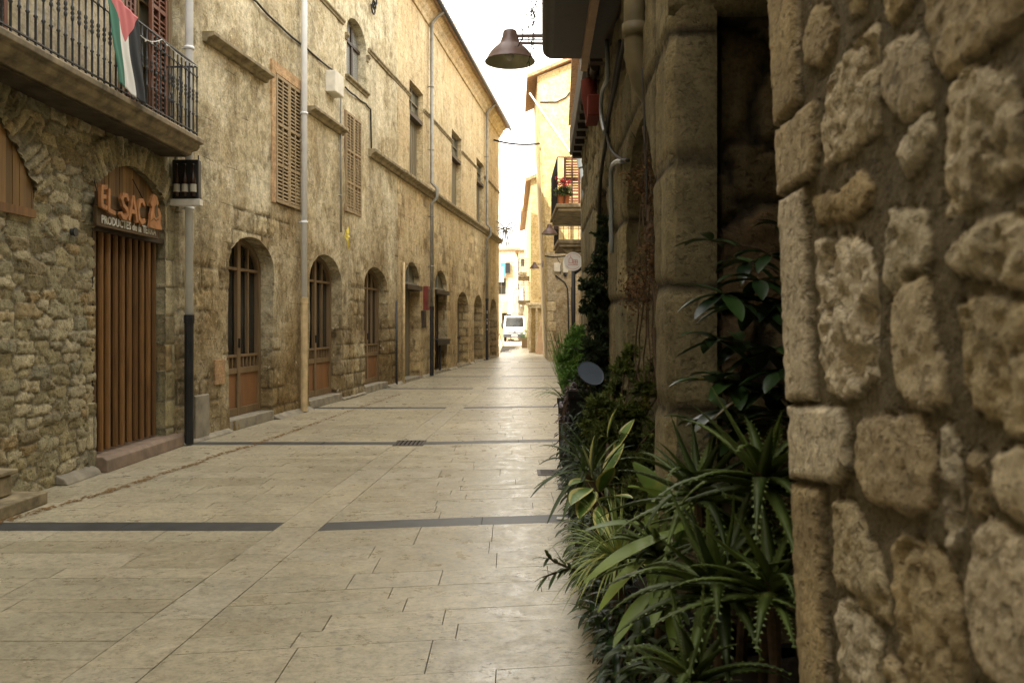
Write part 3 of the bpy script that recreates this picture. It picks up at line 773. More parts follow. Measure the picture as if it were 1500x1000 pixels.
# balcony doors
d = windows_rect(e, 9.8, 10.93, 3.98, 6.34, .1, M['wood_b'], M['dusty'], 1, 2, .08)
shutters(e, 10.47, 10.93, 4.0, 6.3, M['redwood'], 1, .0, (0, .33, .66, 1)); shutters(e, 9.80, 10.07, 4.0, 6.3, M['redwood'], 1, .0, (0, .33, .66, 1))
extra(lambda m: (m.box(9.68, 9.77, -.03, .1, 3.97, 6.45), m.box(10.96, 11.05, -.03, .1, 3.97, 6.45), m.box(9.68, 11.05, -.035, .1, 6.36, 6.46)), 'door_frame', M['wood_b'], e)
shutters(e, 6.32, 7.6, 4.0, 6.3, M['redwood'], 2, .0, (0, .33, .66, 1))
# wooden panel in left arched opening, tympanum over the door
def boards(name, u0, u1, z0, zt, y, w, mat, parent):
    m = MB(); x = u0; rb = random.Random(9)
    while x < u1 - .01:
        x2 = min(x + w, u1); j = rb.uniform(-.004, .004)
        m.prism([(x + .002, z0), (x2 - .002, z0), (x2 - .002, zt(x2)), (x + .002, zt(x))], y + j, y + .03, 0, rb.random()); x = x2
    return m.build(name, mat, parent, bevel=.002)
def segz(u0, u1, z1, rise): return lambda x: z1 - rise + rise * (1 - ((x - (u0 + u1) / 2) / ((u1 - u0) / 2)) ** 2)
pn = boards('wooden_panel', 5.78, 8.0, 2.62, segz(5.74, 8.03, 3.56, .7), -.02, .1, M['wood_o'], e)
extra(lambda m: m.box(5.78, 8.0, -.05, .06, 2.58, 2.66), 'panel_rail', M['wood_d'], pn)
boards('tympanum', dA[0] - .0, dA[1], 2.66, segz(dA[0], dA[1], 3.43, .32), .05, .085, M['wood_o'], e)
# folding slatted door
m = MB(); m.box(dA[0], dA[1], .2, .22, .17, 2.66); sd = m.build('door', M['black'], e)
rb = random.Random(2); nb = 10
for k in range(nb):
    m = MB(); a = dA[0] + .03 + (dA[1] - dA[0] - .06) * k / nb; w = (dA[1] - dA[0] - .06) / nb
    w_ = w * .52; z0 = .19 + rb.uniform(0, .01); a += rb.uniform(-.008, .008)
    m.tube([(a + w * .42, .07, z0), (a + w * .42, .07, 2.6)], w * .21, 10, 0, rb.random())
    m.build('batten', M['wood_d'], sd)
extra(lambda m: (m.box(dA[0] - .04, dA[0], -.01, .1, .17, 2.66), m.box(dA[0] - .04, dA[1], -.012, .05, 2.6, 2.668)), 'door_lintel', M['wood_dark'], e)
extra(lambda m: (m.profile_x([(.28, 0), (-.16, 0), (-.15, .13), (-.1, .165), (.28, .168)], dA[0] - .01, dA[1] + .35)), 'threshold', M['pink_step'], e, bevel=.01)
extra(lambda m: m.profile_x([(.05, 0), (-.13, 0), (-.09, .06), (.05, .12)], 8.4, 9.08), 'wall_footing', M['concrete'], e, bevel=.015)
m = MB(); uu, zz = FS.w(101, 340); m.tube([(uu, .02, zz), (uu, -.07, zz)], .035, 12); m.tube([(uu, -.06, zz), (uu, -.075, zz)], .045, 12); m.build('vent_pipe', M['graymetal'], e)
# step at far left
st = FS.empty('doorstep', 'pair of worn stone doorsteps against the rubble house at the left edge', 'steps')
st.location = (-4.69 + .023 * 7.5, 7.5, 0)
m = MB(); m.box(-1.6, .08, -.40, .0, .0, .11); m.build('lower_step', M['trim'], st, bevel=.012)
m = MB(); m.box(-1.6, -.12, -.2, .0, .12, .29); m.build('upper_step', M['trim'], st, bevel=.012)
m = MB(); m.box(-1.6, -.05, -.215, .0, .295, .335); m.build('tread', M['trim'], st, bevel=.01)

# ================================================================== RENDERED HOUSE
e = FL.empty('rendered_house', 'stained old rendered house with three arched glazed doors and tan louvred shutters', 'house')
a0 = FL.u(262); a1 = FL.u(583)
arches = [(335, 400, 2.44, 2.94), (453, 500, 2.42, 2.94), (534, 567, 2.42, 2.92)]
holes = []; ar = []
for (p, q, zs, zc) in arches:
    u0, u1 = FL.u(p), FL.u(q); ar.append((u0, u1, zs, zc)); holes.append(arch(u0, u1, .14, zs, zc, 20))
wu0, wu1 = FL.u(508), FL.u(537)
holes.append(arch(wu0, wu1, 6.85, 7.75, 8.22))
hfp = worn(flatish(12, .07), ashlar(.52, .31, 91, .02, .018, 1.6), 33, 3.35, .47)
wall('wall', M['plaster'], e, seg(a0, a1, -.02, 3.4), holes[:3], hfp, .035, hdepth=[.26, .26, .26], border=.3)
wall('upper_wall', M['plaster'], e, seg(a0, a1, 3.4, 13.2), holes[3:], hfp, .09, hdepth=[.25], border=.3)
extra(lambda m: m.box(a0 + .002, a1 - .002, .45, 8, -.02, 13.19), 'house_body', M['plaster'], e)
extra(lambda m: m.profile_x([(-.6, 13.15), (8.2, 15.4), (8.2, 15.5), (-.6, 13.28)], a0 - .05, a1 + .05), 'roof', M['tile'], e)
for (u0, u1, zs, zc) in ar:
    glazed_door(e, u0 + .01, u1 - .01, .16, zs, zc - .01, .24, M['wood_b'], M['panel'])
    extra(lambda m: m.box(u0 + .003, u1 - .003, -.02, .42, .0, .155), 'door_sill', M['concrete'], e, bevel=.01)
# arched upper window with mesh
m = MB(); m.prism(arch(wu0 + .02, wu1 - .02, 6.86, 7.75, 8.2), .2, .22); wn = m.build('window', M['meshscreen'], e)
extra(lambda m: (m.box((wu0 + wu1) / 2 + .1, (wu0 + wu1) / 2 + .2, .16, .199, 6.86, 8.12), m.box(wu0, wu1, .15, .198, 7.7, 7.76)), 'window_frame', M['wood_dark'], wn)
extra(lambda m: (molding(m, wu1 + .0, wu1 + .12, 7.55, 7.7, .07), molding(m, wu0 - .12, wu0, 7.55, 7.7, .07), molding(m, wu0 - .1, wu1 + .05, 6.72, 6.83, .08)), 'window_sill', M['trim'], e, bevel=.01)
# ledges
extra(lambda m: molding(m, FL.u(297), FL.u(388), 5.48, 5.62, .17), 'window_ledge', M['trim'], e, bevel=.012)
extra(lambda m: molding(m, FL.u(450), FL.u(500), 5.46, 5.6, .16), 'window_ledge', M['trim'], e, bevel=.012)
extra(lambda m: molding(m, FL.u(540), a1, 5.42, 5.6, .17), 'window_ledge', M['trim'], e, bevel=.012)
extra(lambda m: molding(m, FL.u(420), FL.u(503), 7.8, 7.89, .06), 'string_course', M['trim'], e, bevel=.01)
extra(lambda m: molding(m, FL.u(539), a1, 7.8, 7.89, .06), 'string_course', M['trim'], e, bevel=.01)
# shutters with reddish surround
s0, s1 = FL.u(402), FL.u(439)
shutters(e, s0, s1, 3.62, 5.75, M['shutter'], 2, -.01, (0, .3, .62, 1))
extra(lambda m: (m.box(s0 - .0, s1, .0, .02, 3.6, 5.77)), 'shutter_backing', M['wood_dark'], e)
extra(lambda m: (m.box(s0 - .16, s0 - .004, -.03, .02, 3.6, 5.95), m.box(s0 - .004, s1 + .1, -.03, .02, 5.77, 5.95), m.box(s1 + .004, s1 + .1, -.03, .02, 3.6, 5.77)), 'window_surround', M['pinkish'], e)
s0, s1 = FL.u(505), FL.u(527.5)
shutters(e, s0, s1, 3.95, 6.05, M['shutter'], 2, -.01, (0, .3, .62, 1))
extra(lambda m: (m.box(s0, s1, .0, .02, 3.93, 6.07)), 'shutter_backing', M['redwood'], e)
# pipes
zsw = FL.z(279, 470, -.1)
downpipe(e, FL.u(277, -.1), .02, 12.8, .052, M['whitepipe'], .1, zsw, M['black'], du=.0, rings=(3.1, 5.2, 7.4))
zsw = FL.z(446, 442, -.1)
downpipe(e, FL.u(445.5, -.1), .02, 12.8, .055, M['whitepipe'], .1, zsw, M['creampipe'], rings=(3.4, 5.35, 7.6))
downpipe(e, FL.u(499.5, -.05), FL.z(499, 340, -.05), FL.z(499, 143, -.05), .022, M['zinc'], .05, rings=(4.2, 5.6))
downpipe(e, FL.u(581, -.06), .02, FL.z(581, 440, -.06), .03, M['graymetal'], .06, name='conduit')
# footing, odd bits
for k, (a, b) in enumerate([(a0, ar[0][0] - .02), (ar[0][1] + .02, ar[1][0] - .02), (ar[1][1] + .02, ar[2][0] - .02), (ar[2][1] + .02, a1)]): extra(lambda m: m.profile_x([(.05, 0), (-.1 - .04 * math.sin(k * 2.1), 0), (-.08, .03), (.05, .09 + .05 * math.sin(k * 3))], a, b), 'wall_footing', M['concrete'], e, bevel=.015)
extra(lambda m: (m.box(a0 + .35, a0 + .75, -.05, .03, 0, .62)), 'cement_block', M['concrete'], e, bevel=.015)
extra(lambda m: (m.box(a0 + .95, a0 + 1.25, -.035, .03, .72, 1.08)), 'brick_patch', M['pinkish'], e, bevel=.01)
def wire(name, pts, r, par, mat=None, off=-.03, sag=0.0, fr=FL, n=4):
    q = []
    for i in range(len(pts) - 1):
        for k in range(n):
            t = k / n; px = pts[i][0] * (1 - t) + pts[i + 1][0] * t; py = pts[i][1] * (1 - t) + pts[i + 1][1] * t
            u, z = fr.w(px, py, off); q.append((u, off, z - sag * math.sin(PI * t)))
    u, z = fr.w(*pts[-1], off); q.append((u, off, z))
    m = MB(); m.tube(q, r, 6); return m.build(name, mat or M['cable'], par, smooth=True)
wire('wall_cable', [(340, -30), (376, 3), (410, 38), (448, 70), (494, 108)], .018, e, sag=.02)
wire('wall_cable', [(506, 128), (520, 140), (536, 152), (543, 160), (544, 220)], .018, e, sag=.02)
bx0, bx1 = FL.u(491.5, -.2), FL.u(504, -.2)
m = MB(); m.box(bx0, bx1, -.2, .02, FL.z(498, 139, -.2), FL.z(498, 108, -.2)); m.build('meter_box', M['offwhite'], e, bevel=.02)
m = MB(); cu, cz = FL.w(547, 8, -.06)
for k in range(3): m.tube([(cu + .13 * math.cos(t * PI / 6 + 0), -.06 - .02 * k, cz + (k - 1) * .10 + .10 * math.sin(t * PI / 6)) for t in range(13)], .018, 6)
m.beam((cu, 0, cz), (cu, -.08, cz), .04, .04); m.build('iron_ring', M['iron'], e)
rbn = FL.empty('ribbon', 'yellow ribbon tied to the thin pipe between the second and third arched doors', 'ribbon')
m = MB(); u, z = FL.w(504, 345, -.08); rb = random.Random(4)
for (dx, dz_, w) in ((.1, .16, .10), (.16, -.02, .09), (.07, -.26, .09), (-.02, .1, .06), (.14, -.17, .06)):
    m.add([(u, -.09, z - .02), (u + .02, -.1, z + .03), (u + dx + .02, -.13, z + dz_ + w * .5), (u + dx, -.15, z + dz_ - w * .4), (u + dx * .5, -.17, z + dz_ * .5 - .03)], [(0, 1, 2, 3, 4)])
rb_o = m.build('bow', M['yellowcloth'], rbn); s = rb_o.modifiers.new('thickness', 'SOLIDIFY'); s.thickness = .006

# ================================================================== ASHLAR HALL
e = FL.empty('ashlar_hall', 'long ashlar stone hall with tall upper windows and projecting tiled eave on the left', 'building')
h0 = a1; h1 = FL.u(731)
holes = []; dep = []
ups = [(600, 620), (662, 676), (698, 709)]
for p, q in ups: holes.append(seg(FL.u(p), FL.u(q), 5.62, 8.3)); dep.append(.28)
talls = [(593, 615), (637, 655)]
for p, q in talls: holes.append(seg(FL.u(p), FL.u(q), .08, 3.3, .42)); dep.append(.38)
lows = [(669.5, 686, 2.75), (694.5, 707, 2.75), (717.5, 727.5, 2.7)]
for p, q, t in lows: holes.append(arch(FL.u(p), FL.u(q), .08, t - .62, t)); dep.append(.42)
hfa = worn(flatish(31, .05), ashlar(.6, .3, 95, .016, .016, 1.2), 34, 5.3, .42)
wall('wall', M['ashlar'], e, seg(h0, h1, -.02, 5.42), holes[3:], hfa, .06, hdepth=dep[3:], border=.3)
wall('upper_wall', M['ashlar'], e, seg(h0, h1, 5.42, 10.7), holes[:3], hfa, .12, hdepth=dep[:3], border=.3)
extra(lambda m: m.box(h0 + .002, h1 - .002, .5, 9, -.02, 10.69), 'hall_body', M['ashlar'], e)
m = MB(); x = h0 - .1
m.profile_x([(-.3, 11.02), (-.42, 11.0), (-.42, 11.1), (9, 13.6), (9, 13.4)], h0 + .02, h1 + .4)
rf = m.build('roof', M['tile'], e)
m = MB(); k = h0 + .1
while k < h1 + .35:
    m.tube([(k, -.5, 11.08), (k, 2, 11.9)], .07, 8); k += .24
m.build('roof_tiles', M['tile'], rf, smooth=True)
m = MB(); m.tube([(h0 + .05, -.5, 10.98), (h1 + .42, -.5, 10.98)], .06, 10); m.build('gutter', M['graymetal'], rf, smooth=True)
extra(lambda m: (m.profile_x([(.05, 10.55), (-.05, 10.55), (-.08, 10.66), (-.16, 10.74), (-.19, 10.86), (-.3, 10.92), (-.33, 11.0), (.3, 11.0), (.3, 10.72), (.05, 10.72)], h0 + .01, h1 + .2)), 'eave_moulding', M['ashlar'], e, bevel=.01)
extra(lambda m: molding(m, h0, h1 + .18, 5.4, 5.6, .2), 'lower_cornice', M['trim'], e, bevel=.012)
pieces = [h0] + [x for p, q in ups for x in (FL.u(p) - .0, FL.u(q) + .0)] + [h1 + .03]
for i in range(0, len(pieces), 2): extra(lambda m: molding(m, pieces[i], pieces[i + 1], 7.8, 7.89, .06), 'string_course', M['trim'], e, bevel=.01)
for p, q in ups:
    u0, u1 = FL.u(p), FL.u(q)
    w_ = windows_rect(e, u0 + .01, u1 - .01, 7.5, 8.29, .16, M['greywood'], M['dusty'], 1, 1)
    m = MB(); m.box(u0, u1, .02, .26, 7.38, 7.5); m.build('window_lintel', M['wood_dark'], w_)
    m = MB(); m.box(u0 + .01, (u0 + u1) / 2, .2, .24, 5.64, 7.38); m.box((u0 + u1) / 2 + .01, u1 - .01, .2, .24, 5.64, 7.38)
    for k in range(8): x = u0 + (u1 - u0) * (k + .5) / 8; m.box(x - .01, x + .01, .185, .2, 5.7, 7.3)
    m.build('shutter', M['greywood'], w_)
for i, (p, q) in enumerate(talls):
    u0, u1 = FL.u(p), FL.u(q)
    m = MB(); m.prism(seg(u0 + .01, u1 - .01, 2.66, 3.29, .42), .16, .18); w_ = m.build('fanlight', M['dusty'], e)
    m = MB(); m.box(u0, u1, .08, .159, 2.66, 2.73); m.box((u0 + u1) / 2 - .02, (u0 + u1) / 2 + .02, .12, .158, 2.73, 3.26); m.build('fanlight_frame', M['zinc'], w_)
    m = MB(); m.box(u0 + .005, u1 - .005, -.08, .36, 2.52, 2.65); m.build('lintel', M['wood_dark'], e)
    m = MB(); m.box(u0 + .01, u1 - .01, .3, .34, .09, 2.52)
    for k in range(6): x = u0 + (u1 - u0) * (k + .5) / 6; m.box(x - .008, x + .008, .285, .3, .12, 2.5)
    m.build('door', M['wood_dark'] if i else M['greywood'], e)
    m = MB(); m.box(u0 - .1, u1 + .1, -.05, .3, 0, .085); m.build('door_sill', M['concrete'], e)
u0, u1 = FL.u(637), FL.u(655)
extra(lambda m: (m.box(u0, u1, -.12, .25, 1.0, 1.08), m.box(u0 + .5, u0 + .56, -.08, -.02, .1, 1.0), m.box(u0 + .02, u1 - .02, -.1, -.06, .9, 1.0)), 'counter', M['iron'], e)
for i, (p, q, t) in enumerate(lows):
    u0, u1 = FL.u(p), FL.u(q)
    m = MB(); m.prism(arch(u0 + .01, u1 - .01, .08, t - .62, t - .01), .36, .39); dd = m.build('door', M['greywood'], e)
    m = MB(); m.box(u0 + .02, u1 - .02, .3, .358, 1.0, 1.08); m.box((u0 + u1) / 2 - .03, (u0 + u1) / 2 + .03, .31, .357, .1, t - .1); m.build('door_rail', M['wood_dark'], dd)
    extra(lambda m: m.box(u0 - .05, u1 + .05, -.04, .3, 0, .08), 'door_sill', M['concrete'], e)
for px, zl in ((632.5, 453), (713.5, 440)):
    downpipe(e, FL.u(px, -.12), .02, 10.6, .055, M['zinc'], .12, FL.z(px, zl, -.12), M['black'], rings=(3.3, 4.8, 6.8, 8.7), jog=5.45)
    u = FL.u(px, -.12); extra(lambda m: m.tube([(u, -.12, 10.58), (u, -.25, 10.75), (u, -.48, 10.93)], .05, 8), 'gutter_outlet', M['zinc'], e)
downpipe(e, FL.u(591.5, -.07), .02, FL.z(591, 384, -.07), .035, M['creampipe'], .07, name='conduit')
u, z = FL.w(628.5, 455, -.14)
m = MB(); m.box(u - .14, u + .16, -.14, .02, z + .02, z + .72); bx = m.build('menu_case', M['redbox'], e, bevel=.01)
m = MB(); m.box(u - .09, u + .11, -.146, -.141, z + .08, z + .64); m.build('pane', M['glass'], bx)
m = MB(); u, z = FL.w(623, 480, -.1); m.box(u - .12, u + .12, -.1, .02, z, z + .5); m.build('letter_box', M['wood_dark'], e, bevel=.01)
m = MB(); u = FL.u(713.5, -.19)
for k, zz in enumerate((1.3, 1.55, 1.72, 2.0)): m.box(u - .05, u + .05, -.192, -.186, zz, zz + (.12 if k % 2 else .07))
m.build('sticker', M['offwhite'], e)
for a, b in ((h0, FL.u(590)), (FL.u(617), FL.u(635)), (FL.u(657), FL.u(668)), (FL.u(688), FL.u(693)), (FL.u(708.5), FL.u(716))): extra(lambda m: m.profile_x([(.05, 0), (-.1, 0), (-.08, .03), (.05, .1)], a, b), 'wall_footing', M['concrete'], e, bevel=.01)

# ================================================================== SIGNS on the left
sg = FS.empty('shop_sign', 'dark wooden shop sign with cut-out orange letters EL SAC above the slatted door', 'sign')
def su(px): return FS.u(px, -.14)
m = MB(); m.box(su(147), su(237), -.1, -.06, 2.63, 2.83); m.box(su(149), su(236), -.095, -.06, 2.845, 3.0); m.build('board', M['signwood'], sg, bevel=.006)
def stroke(m, pts, w, y0=-.15, y1=-.115):
    for i in range(len(pts) - 1):
        a = Vector((pts[i][0], 0, pts[i][1])); b_ = Vector((pts[i + 1][0], 0, pts[i + 1][1])); d = (b_ - a).normalized(); s_ = Vector((-d.z, 0, d.x)) * w / 2
        a2 = a - d * w * .3; b2 = b_ + d * w * .3
        q = [(p.x, p.z) for p in (a2 - s_, b2 - s_, b2 + s_, a2 + s_)]
        m.prism(q, y0 - .0007 * (i % 3), y1)
def letter(ch, u0, u1, z0, z1, w):
    W = u1 - u0; H = z1 - z0
    g_ = {'E': [[(1, 1), (.1, .95), (0, .5), (.05, .05), (1, 0)], [(.05, .5), (.8, .52)]], 'L': [[(.1, 1), (.05, .05), (1, .0)]],
          'S': [[(1, .85), (.75, 1), (.3, .97), (.1, .78), (.35, .55), (.75, .42), (.9, .2), (.6, .02), (.2, .03), (0, .15)]],
          'A': [[(0, 0), (.42, 1), (.55, 1), (1, 0)], [(.2, .38), (.8, .38)]],
          'C': [[(1, .82), (.7, 1), (.3, .93), (.05, .55), (.2, .15), (.6, 0), (1, .12)]]}[ch]
    m = MB()
    for st_ in g_: stroke(m, [(u0 + a * W, z0 + b_ * H) for a, b_ in st_], w)
    return m.build('letter', M['letter'], sg)
for ch, a, b_, z0, z1 in (('E', 148.5, 155, 2.83, 3.05), ('L', 158.5, 167, 2.80, 3.03), ('S', 177, 187, 2.77, 3.03), ('A', 189, 200, 2.77, 3.03), ('C', 201.5, 211, 2.77, 3.03)):
    letter(ch, su(a), su(b_), z0, z1, .046)
# cut-out sack figure
u0, u1 = su(217.5), su(236.5); W = u1 - u0
fig = [(0, 2.74), (.55, 2.735), (1.0, 2.745), (.86, 2.82), (.92, 2.9), (.80, 2.99), (.62, 3.0), (.72, 3.06), (.60, 3.13), (.38, 3.15), (.22, 3.1), (.10, 3.02), (.22, 2.98), (.12, 2.9), (.10, 2.82)]
m = MB(); m.prism([(u0 + a * W, z) for a, z in fig], -.15, -.12); fo = m.build('sack_figure', M['letter'], sg)
m = MB(); m.prism([(u0 + a * W, z) for a, z in ((.42, 3.0), (.56, 3.04), (.62, 2.97), (.7, 2.9), (.5, 2.87), (.40, 2.93))], -.154, -.1505); stroke(m, [(u0 + W * .15, 2.82), (u0 + W * .35, 2.855), (u0 + W * .5, 2.835), (u0 + W * .7, 2.86)], .009, -.154, -.1505); m.build('mark', M['signwood'], fo)
def text(s_, size, loc, mat, parent, name='lettering', ext=.004, sx=1, rot=(PI / 2, 0, 0)):
    cu = bpy.data.curves.new(name, 'FONT'); cu.body = s_; cu.size = size; cu.extrude = ext; cu.offset = size * .012; cu.resolution_u = 2
    o = bpy.data.objects.new(name + '_tmp', cu); col.objects.link(o)
    bpy.context.view_layer.update()
    me = bpy.data.meshes.new_from_object(o.evaluated_get(bpy.context.evaluated_depsgraph_get())); bpy.data.objects.remove(o)
    me.materials.clear(); me.materials.append(mat)
    t = bpy.data.objects.new(name, me); col.objects.link(t); t.parent = parent; t.location = loc; t.rotation_euler = rot; t.scale = (sx, 1, 1); return t
tu = su(153)
t = text('PRODUCTES de la TERRA', .125, (tu, -.105, 2.665), M['chalk'], sg); wdt = t.dimensions.x; t.scale = ((su(232) - tu) / wdt, 1, 1)
m = MB(); m.tube([(su(150), -.08, 3.0), (su(155), .03, 3.3)], .006, 6); m.tube([(su(222), -.08, 3.0), (su(215), .03, 3.3)], .006, 6); m.build('hanger', M['cable'], sg)
# bottle sign
bs = empty('hanging_sign', 'small dark sign with brown bottles hanging below the balcony corner over a white strip', 'sign', (-4.2, 11.02, 3.2))
m = MB(); m.box(-.17, .17, -.05, .05, .0, .5); m.build('panel', M['black'], bs, bevel=.01)
m = MB(); m.box(-.20, .19, -.055, .055, -.09, -.005); m.build('strip', M['offwhite'], bs, bevel=.006)
for k in range(3):
    m = MB(); m.lathe([(0, .02), (.04, .03), (.042, .22), (.036, .27), (.016, .33), (.014, .42), (.017, .425), (.017, .44), (0, .44)], (-.105 + k * .105, -.06, 0), 12)
    bt = m.build('bottle', M['bottle'], bs, smooth=True)
    m = MB(); m.lathe([(.043, .08), (.043, .18)], (-.105 + k * .105, -.06, 0), 12); m.build('bottle_label', M['labelp'], bt, smooth=True)
m = MB(); m.tube([(-.15, 0, .49), (-.15, 0, .56)], .008, 6); m.tube([(.15, 0, .49), (.15, 0, .56)], .008, 6); m.build('hanger', M['iron'], bs)
# flag on the balcony railing
fl = FS.empty('flag', 'green white and black striped flag with a red triangle draped over the balcony railing', 'flag')
tl = FS.w(149, -22, -.47); tr = FS.w(197, 26, -.47); bl = FS.w(167, 122, -.5); br = FS.w(207, 152, -.5)
g = G('flag_cloth'); uv = g.t.nodes.new('ShaderNodeUVMap').outputs[0]
U = g.n('SeparateXYZ', {0: uv}, 0); V = g.n('SeparateXYZ', {0: uv}, 1)
c = g.mix(g.math('GREATER_THAN', U, .30), (.055, .19, .13), (.78, .77, .72)); c = g.mix(g.math('GREATER_THAN', U, .64), c, (.02, .022, .025))
tri = g.math('LESS_THAN', g.math('ADD', g.math('MULTIPLY', g.math('ABSOLUTE', g.math('SUBTRACT', U, .5)), 2.0), g.math('DIVIDE', V, .44)), 1.0)
c = g.mix(tri, c, (.60, .17, .17)); M['flag'] = g.fin(c, .85)
nx, nz = 30, 44; vs = []; uvs = []; fs = []
for j in range(nz + 1):
    v = j / nz
    for i in range(nx + 1):
        u = i / nx
        a = (tl[0] * (1 - u) + tr[0] * u, tl[1] * (1 - u) + tr[1] * u); b_ = (bl[0] * (1 - u) + br[0] * u, bl[1] * (1 - u) + br[1] * u)
        p = (a[0] * (1 - v) + b_[0] * v, a[1] * (1 - v) + b_[1] * v)
        yy = -.50 - .035 * v + -.014 * math.sin(u * 7 + v * 2.) * (.25 + v) + .006 * math.sin(u * 23 - v * 4)
        vs.append((p[0] + .015 * math.sin(v * 9), yy, p[1] + .02 * math.sin(u * 6) * v)); uvs.append((u, v))
for j in range(nz):
    for i in range(nx): a = j * (nx + 1) + i; fs.append((a, a + 1, a + nx + 2, a + nx + 1))
me = bpy.data.meshes.new('cloth'); me.from_pydata(vs, [], fs); ul = me.uv_layers.new(name='UVMap')
for lp in me.loops: ul.data[lp.index].uv = uvs[lp.vertex_index]
me.materials.append(M['flag']); me.polygons.foreach_set('use_smooth', [True] * len(fs))
o = bpy.data.objects.new('cloth', me); col.objects.link(o); o.parent = fl; sm = o.modifiers.new('thickness', 'SOLIDIFY'); sm.thickness = .003
m = MB(); q = []
p0 = FS.w(196, 44, -.44); p1 = FS.w(236, 58, -.44); p2 = FS.w(288, 98, -.44)
for i in range(9): t_ = i / 8; q.append((p0[0] * (1 - t_) + p1[0] * t_, -.45, p0[1] * (1 - t_) + p1[1] * t_ - .07 * math.sin(PI * t_)))
for i in range(1, 9): t_ = i / 8; q.append((p1[0] * (1 - t_) + p2[0] * t_, -.45, p1[1] * (1 - t_) + p2[1] * t_ - .03 * math.sin(PI * t_)))
m.tube(q, .005, 5)
for p in q[1:-1:2]: m.lathe([(0, -.03), (.012, -.022), (.012, -.008), (0, 0)], (p[0], p[1], p[2]), 6)
tag(m.build('string_lights', M['whitecloth']), 'thin string of tiny lights looped along the balcony railing beside the flag', 'light string')
bpy.data.objects['string_lights'].location = (-4.69, 0, 0); bpy.data.objects['string_lights'].rotation_euler = (0, 0, FS.rz)

# ================================================================== ARCADE HOUSE (near right)
e = FR.empty('arcade_house', 'dark shaded stone arcade house with rough pier, arches and balcony on the right', 'house')
rubN = rubble(.185, .235, 23, .013, .15, jit=.45, rough=.7, pn=2.6)
def uedge(z): return -(1.617 + (z - .88) * .165)
QU = [[(1121,-60),(1160,-60),(1162,60),(1165,150),(1135,185)],[(1136,191),(1187,146),(1190,215),(1185,260),(1140,287)],[(1141,293),(1172,274),(1178,400),(1183,500),(1188,587),(1152,587),(1147,450)],[(1155,593),(1226,600),(1236,640),(1237,690),(1222,710),(1195,706),(1159,700)],[(1160,711),(1196,717),(1200,850),(1206,1010),(1208,1150),(1174,1150),(1165,850)]]
ST = [[(1178,15),(1200,10),(1212,40),(1205,75),(1192,102),(1172,95),(1170,55)],[(1198,125),(1235,65),(1268,38),(1272,110),(1278,190),(1240,220),(1200,244),(1195,180)],[(1225,-40),(1262,-40),(1250,15),(1228,36)],[(1285,-60),(1335,-60),(1318,10),(1290,40),(1282,10)],
[(1282,75),(1300,58),(1325,56),(1345,72),(1348,120),(1345,148),(1325,176),(1312,188),(1298,170),(1280,150),(1278,110)],[(1318,194),(1345,157),(1350,200),(1340,228),(1312,262),(1306,215)],[(1345,-60),(1440,-60),(1530,-60),(1485,20),(1445,55),(1400,86),(1368,112),(1352,80),(1343,30)],
[(1368,155),(1380,115),(1400,100),(1430,100),(1465,117),(1478,160),(1478,240),(1440,280),(1395,303),(1368,313),(1362,250)],[(1486,70),(1530,20),(1640,-20),(1640,220),(1500,215),(1494,150)],[(1180,287),(1215,282),(1250,247),(1265,275),(1262,308),(1225,326),(1185,330)],
[(1187,355),(1230,350),(1262,368),(1270,400),(1268,480),(1272,550),(1250,577),(1225,584),(1205,578),(1193,480),(1188,400)],[(1288,310),(1340,312),(1350,360),(1345,398),(1318,396),(1298,436),(1286,420)],[(1312,415),(1345,408),(1352,480),(1368,540),(1370,590),(1345,606),(1318,596),(1298,570),(1288,500),(1292,450)],
[(1378,367),(1410,330),(1450,318),(1500,300),(1640,270),(1640,420),(1490,428),(1440,411),(1395,401),(1380,385)],[(1387,452),(1420,437),(1460,442),(1640,455),(1640,640),(1490,648),(1470,643),(1440,620),(1410,600),(1394,560),(1391,500)],[(1250,617),(1285,607),(1330,614),(1350,640),(1355,700),(1348,743),(1325,756),(1290,743),(1262,728),(1247,680)],
[(1362,622),(1374,632),(1386,680),(1391,750),(1386,800),(1371,800),(1366,740),(1361,680)],[(1402,657),(1420,662),(1431,710),(1424,752),(1406,750),(1401,700)],[(1442,667),(1480,662),(1640,670),(1640,775),(1500,773),(1452,758),(1438,720)],[(1212,735),(1240,740),(1258,790),(1280,830),(1290,870),(1288,913),(1262,898),(1225,860),(1209,853),(1210,790)],
[(1295,797),(1310,787),(1345,802),(1370,820),(1386,860),(1390,930),(1393,1010),(1392,1100),(1335,1060),(1307,960),(1302,900)],[(1404,792),(1430,766),(1465,792),(1640,815),(1640,1020),(1470,1020),(1425,990),(1407,950),(1402,880)],[(1217,882),(1245,887),(1275,925),(1281,1010),(1270,1110),(1218,1110)],[(1287,962),(1302,977),(1327,1050),(1310,1110),(1288,1110)],[(1405,1010),(1440,1020),(1640,1060),(1640,1300),(1430,1250),(1402,1100)]]
def poly_d(poly, x, y):
    d = np.full(x.shape, 9.); n = len(poly)
    for i in range(n):
        ax, ay = poly[i]; bx, by = poly[(i + 1) % n]; L2 = (bx - ax) ** 2 + (by - ay) ** 2
        t = np.clip(((x - ax) * (bx - ax) + (y - ay) * (by - ay)) / L2, 0, 1)
        d = np.minimum(d, np.hypot(x - ax - t * (bx - ax), y - ay - t * (by - ay)))
    return np.where(inside(poly, x, y), d, -d)
QP = [[FR.w(*p) for p in q] for q in QU]; SP = [[FR.w(*p) for p in q] for q in ST]
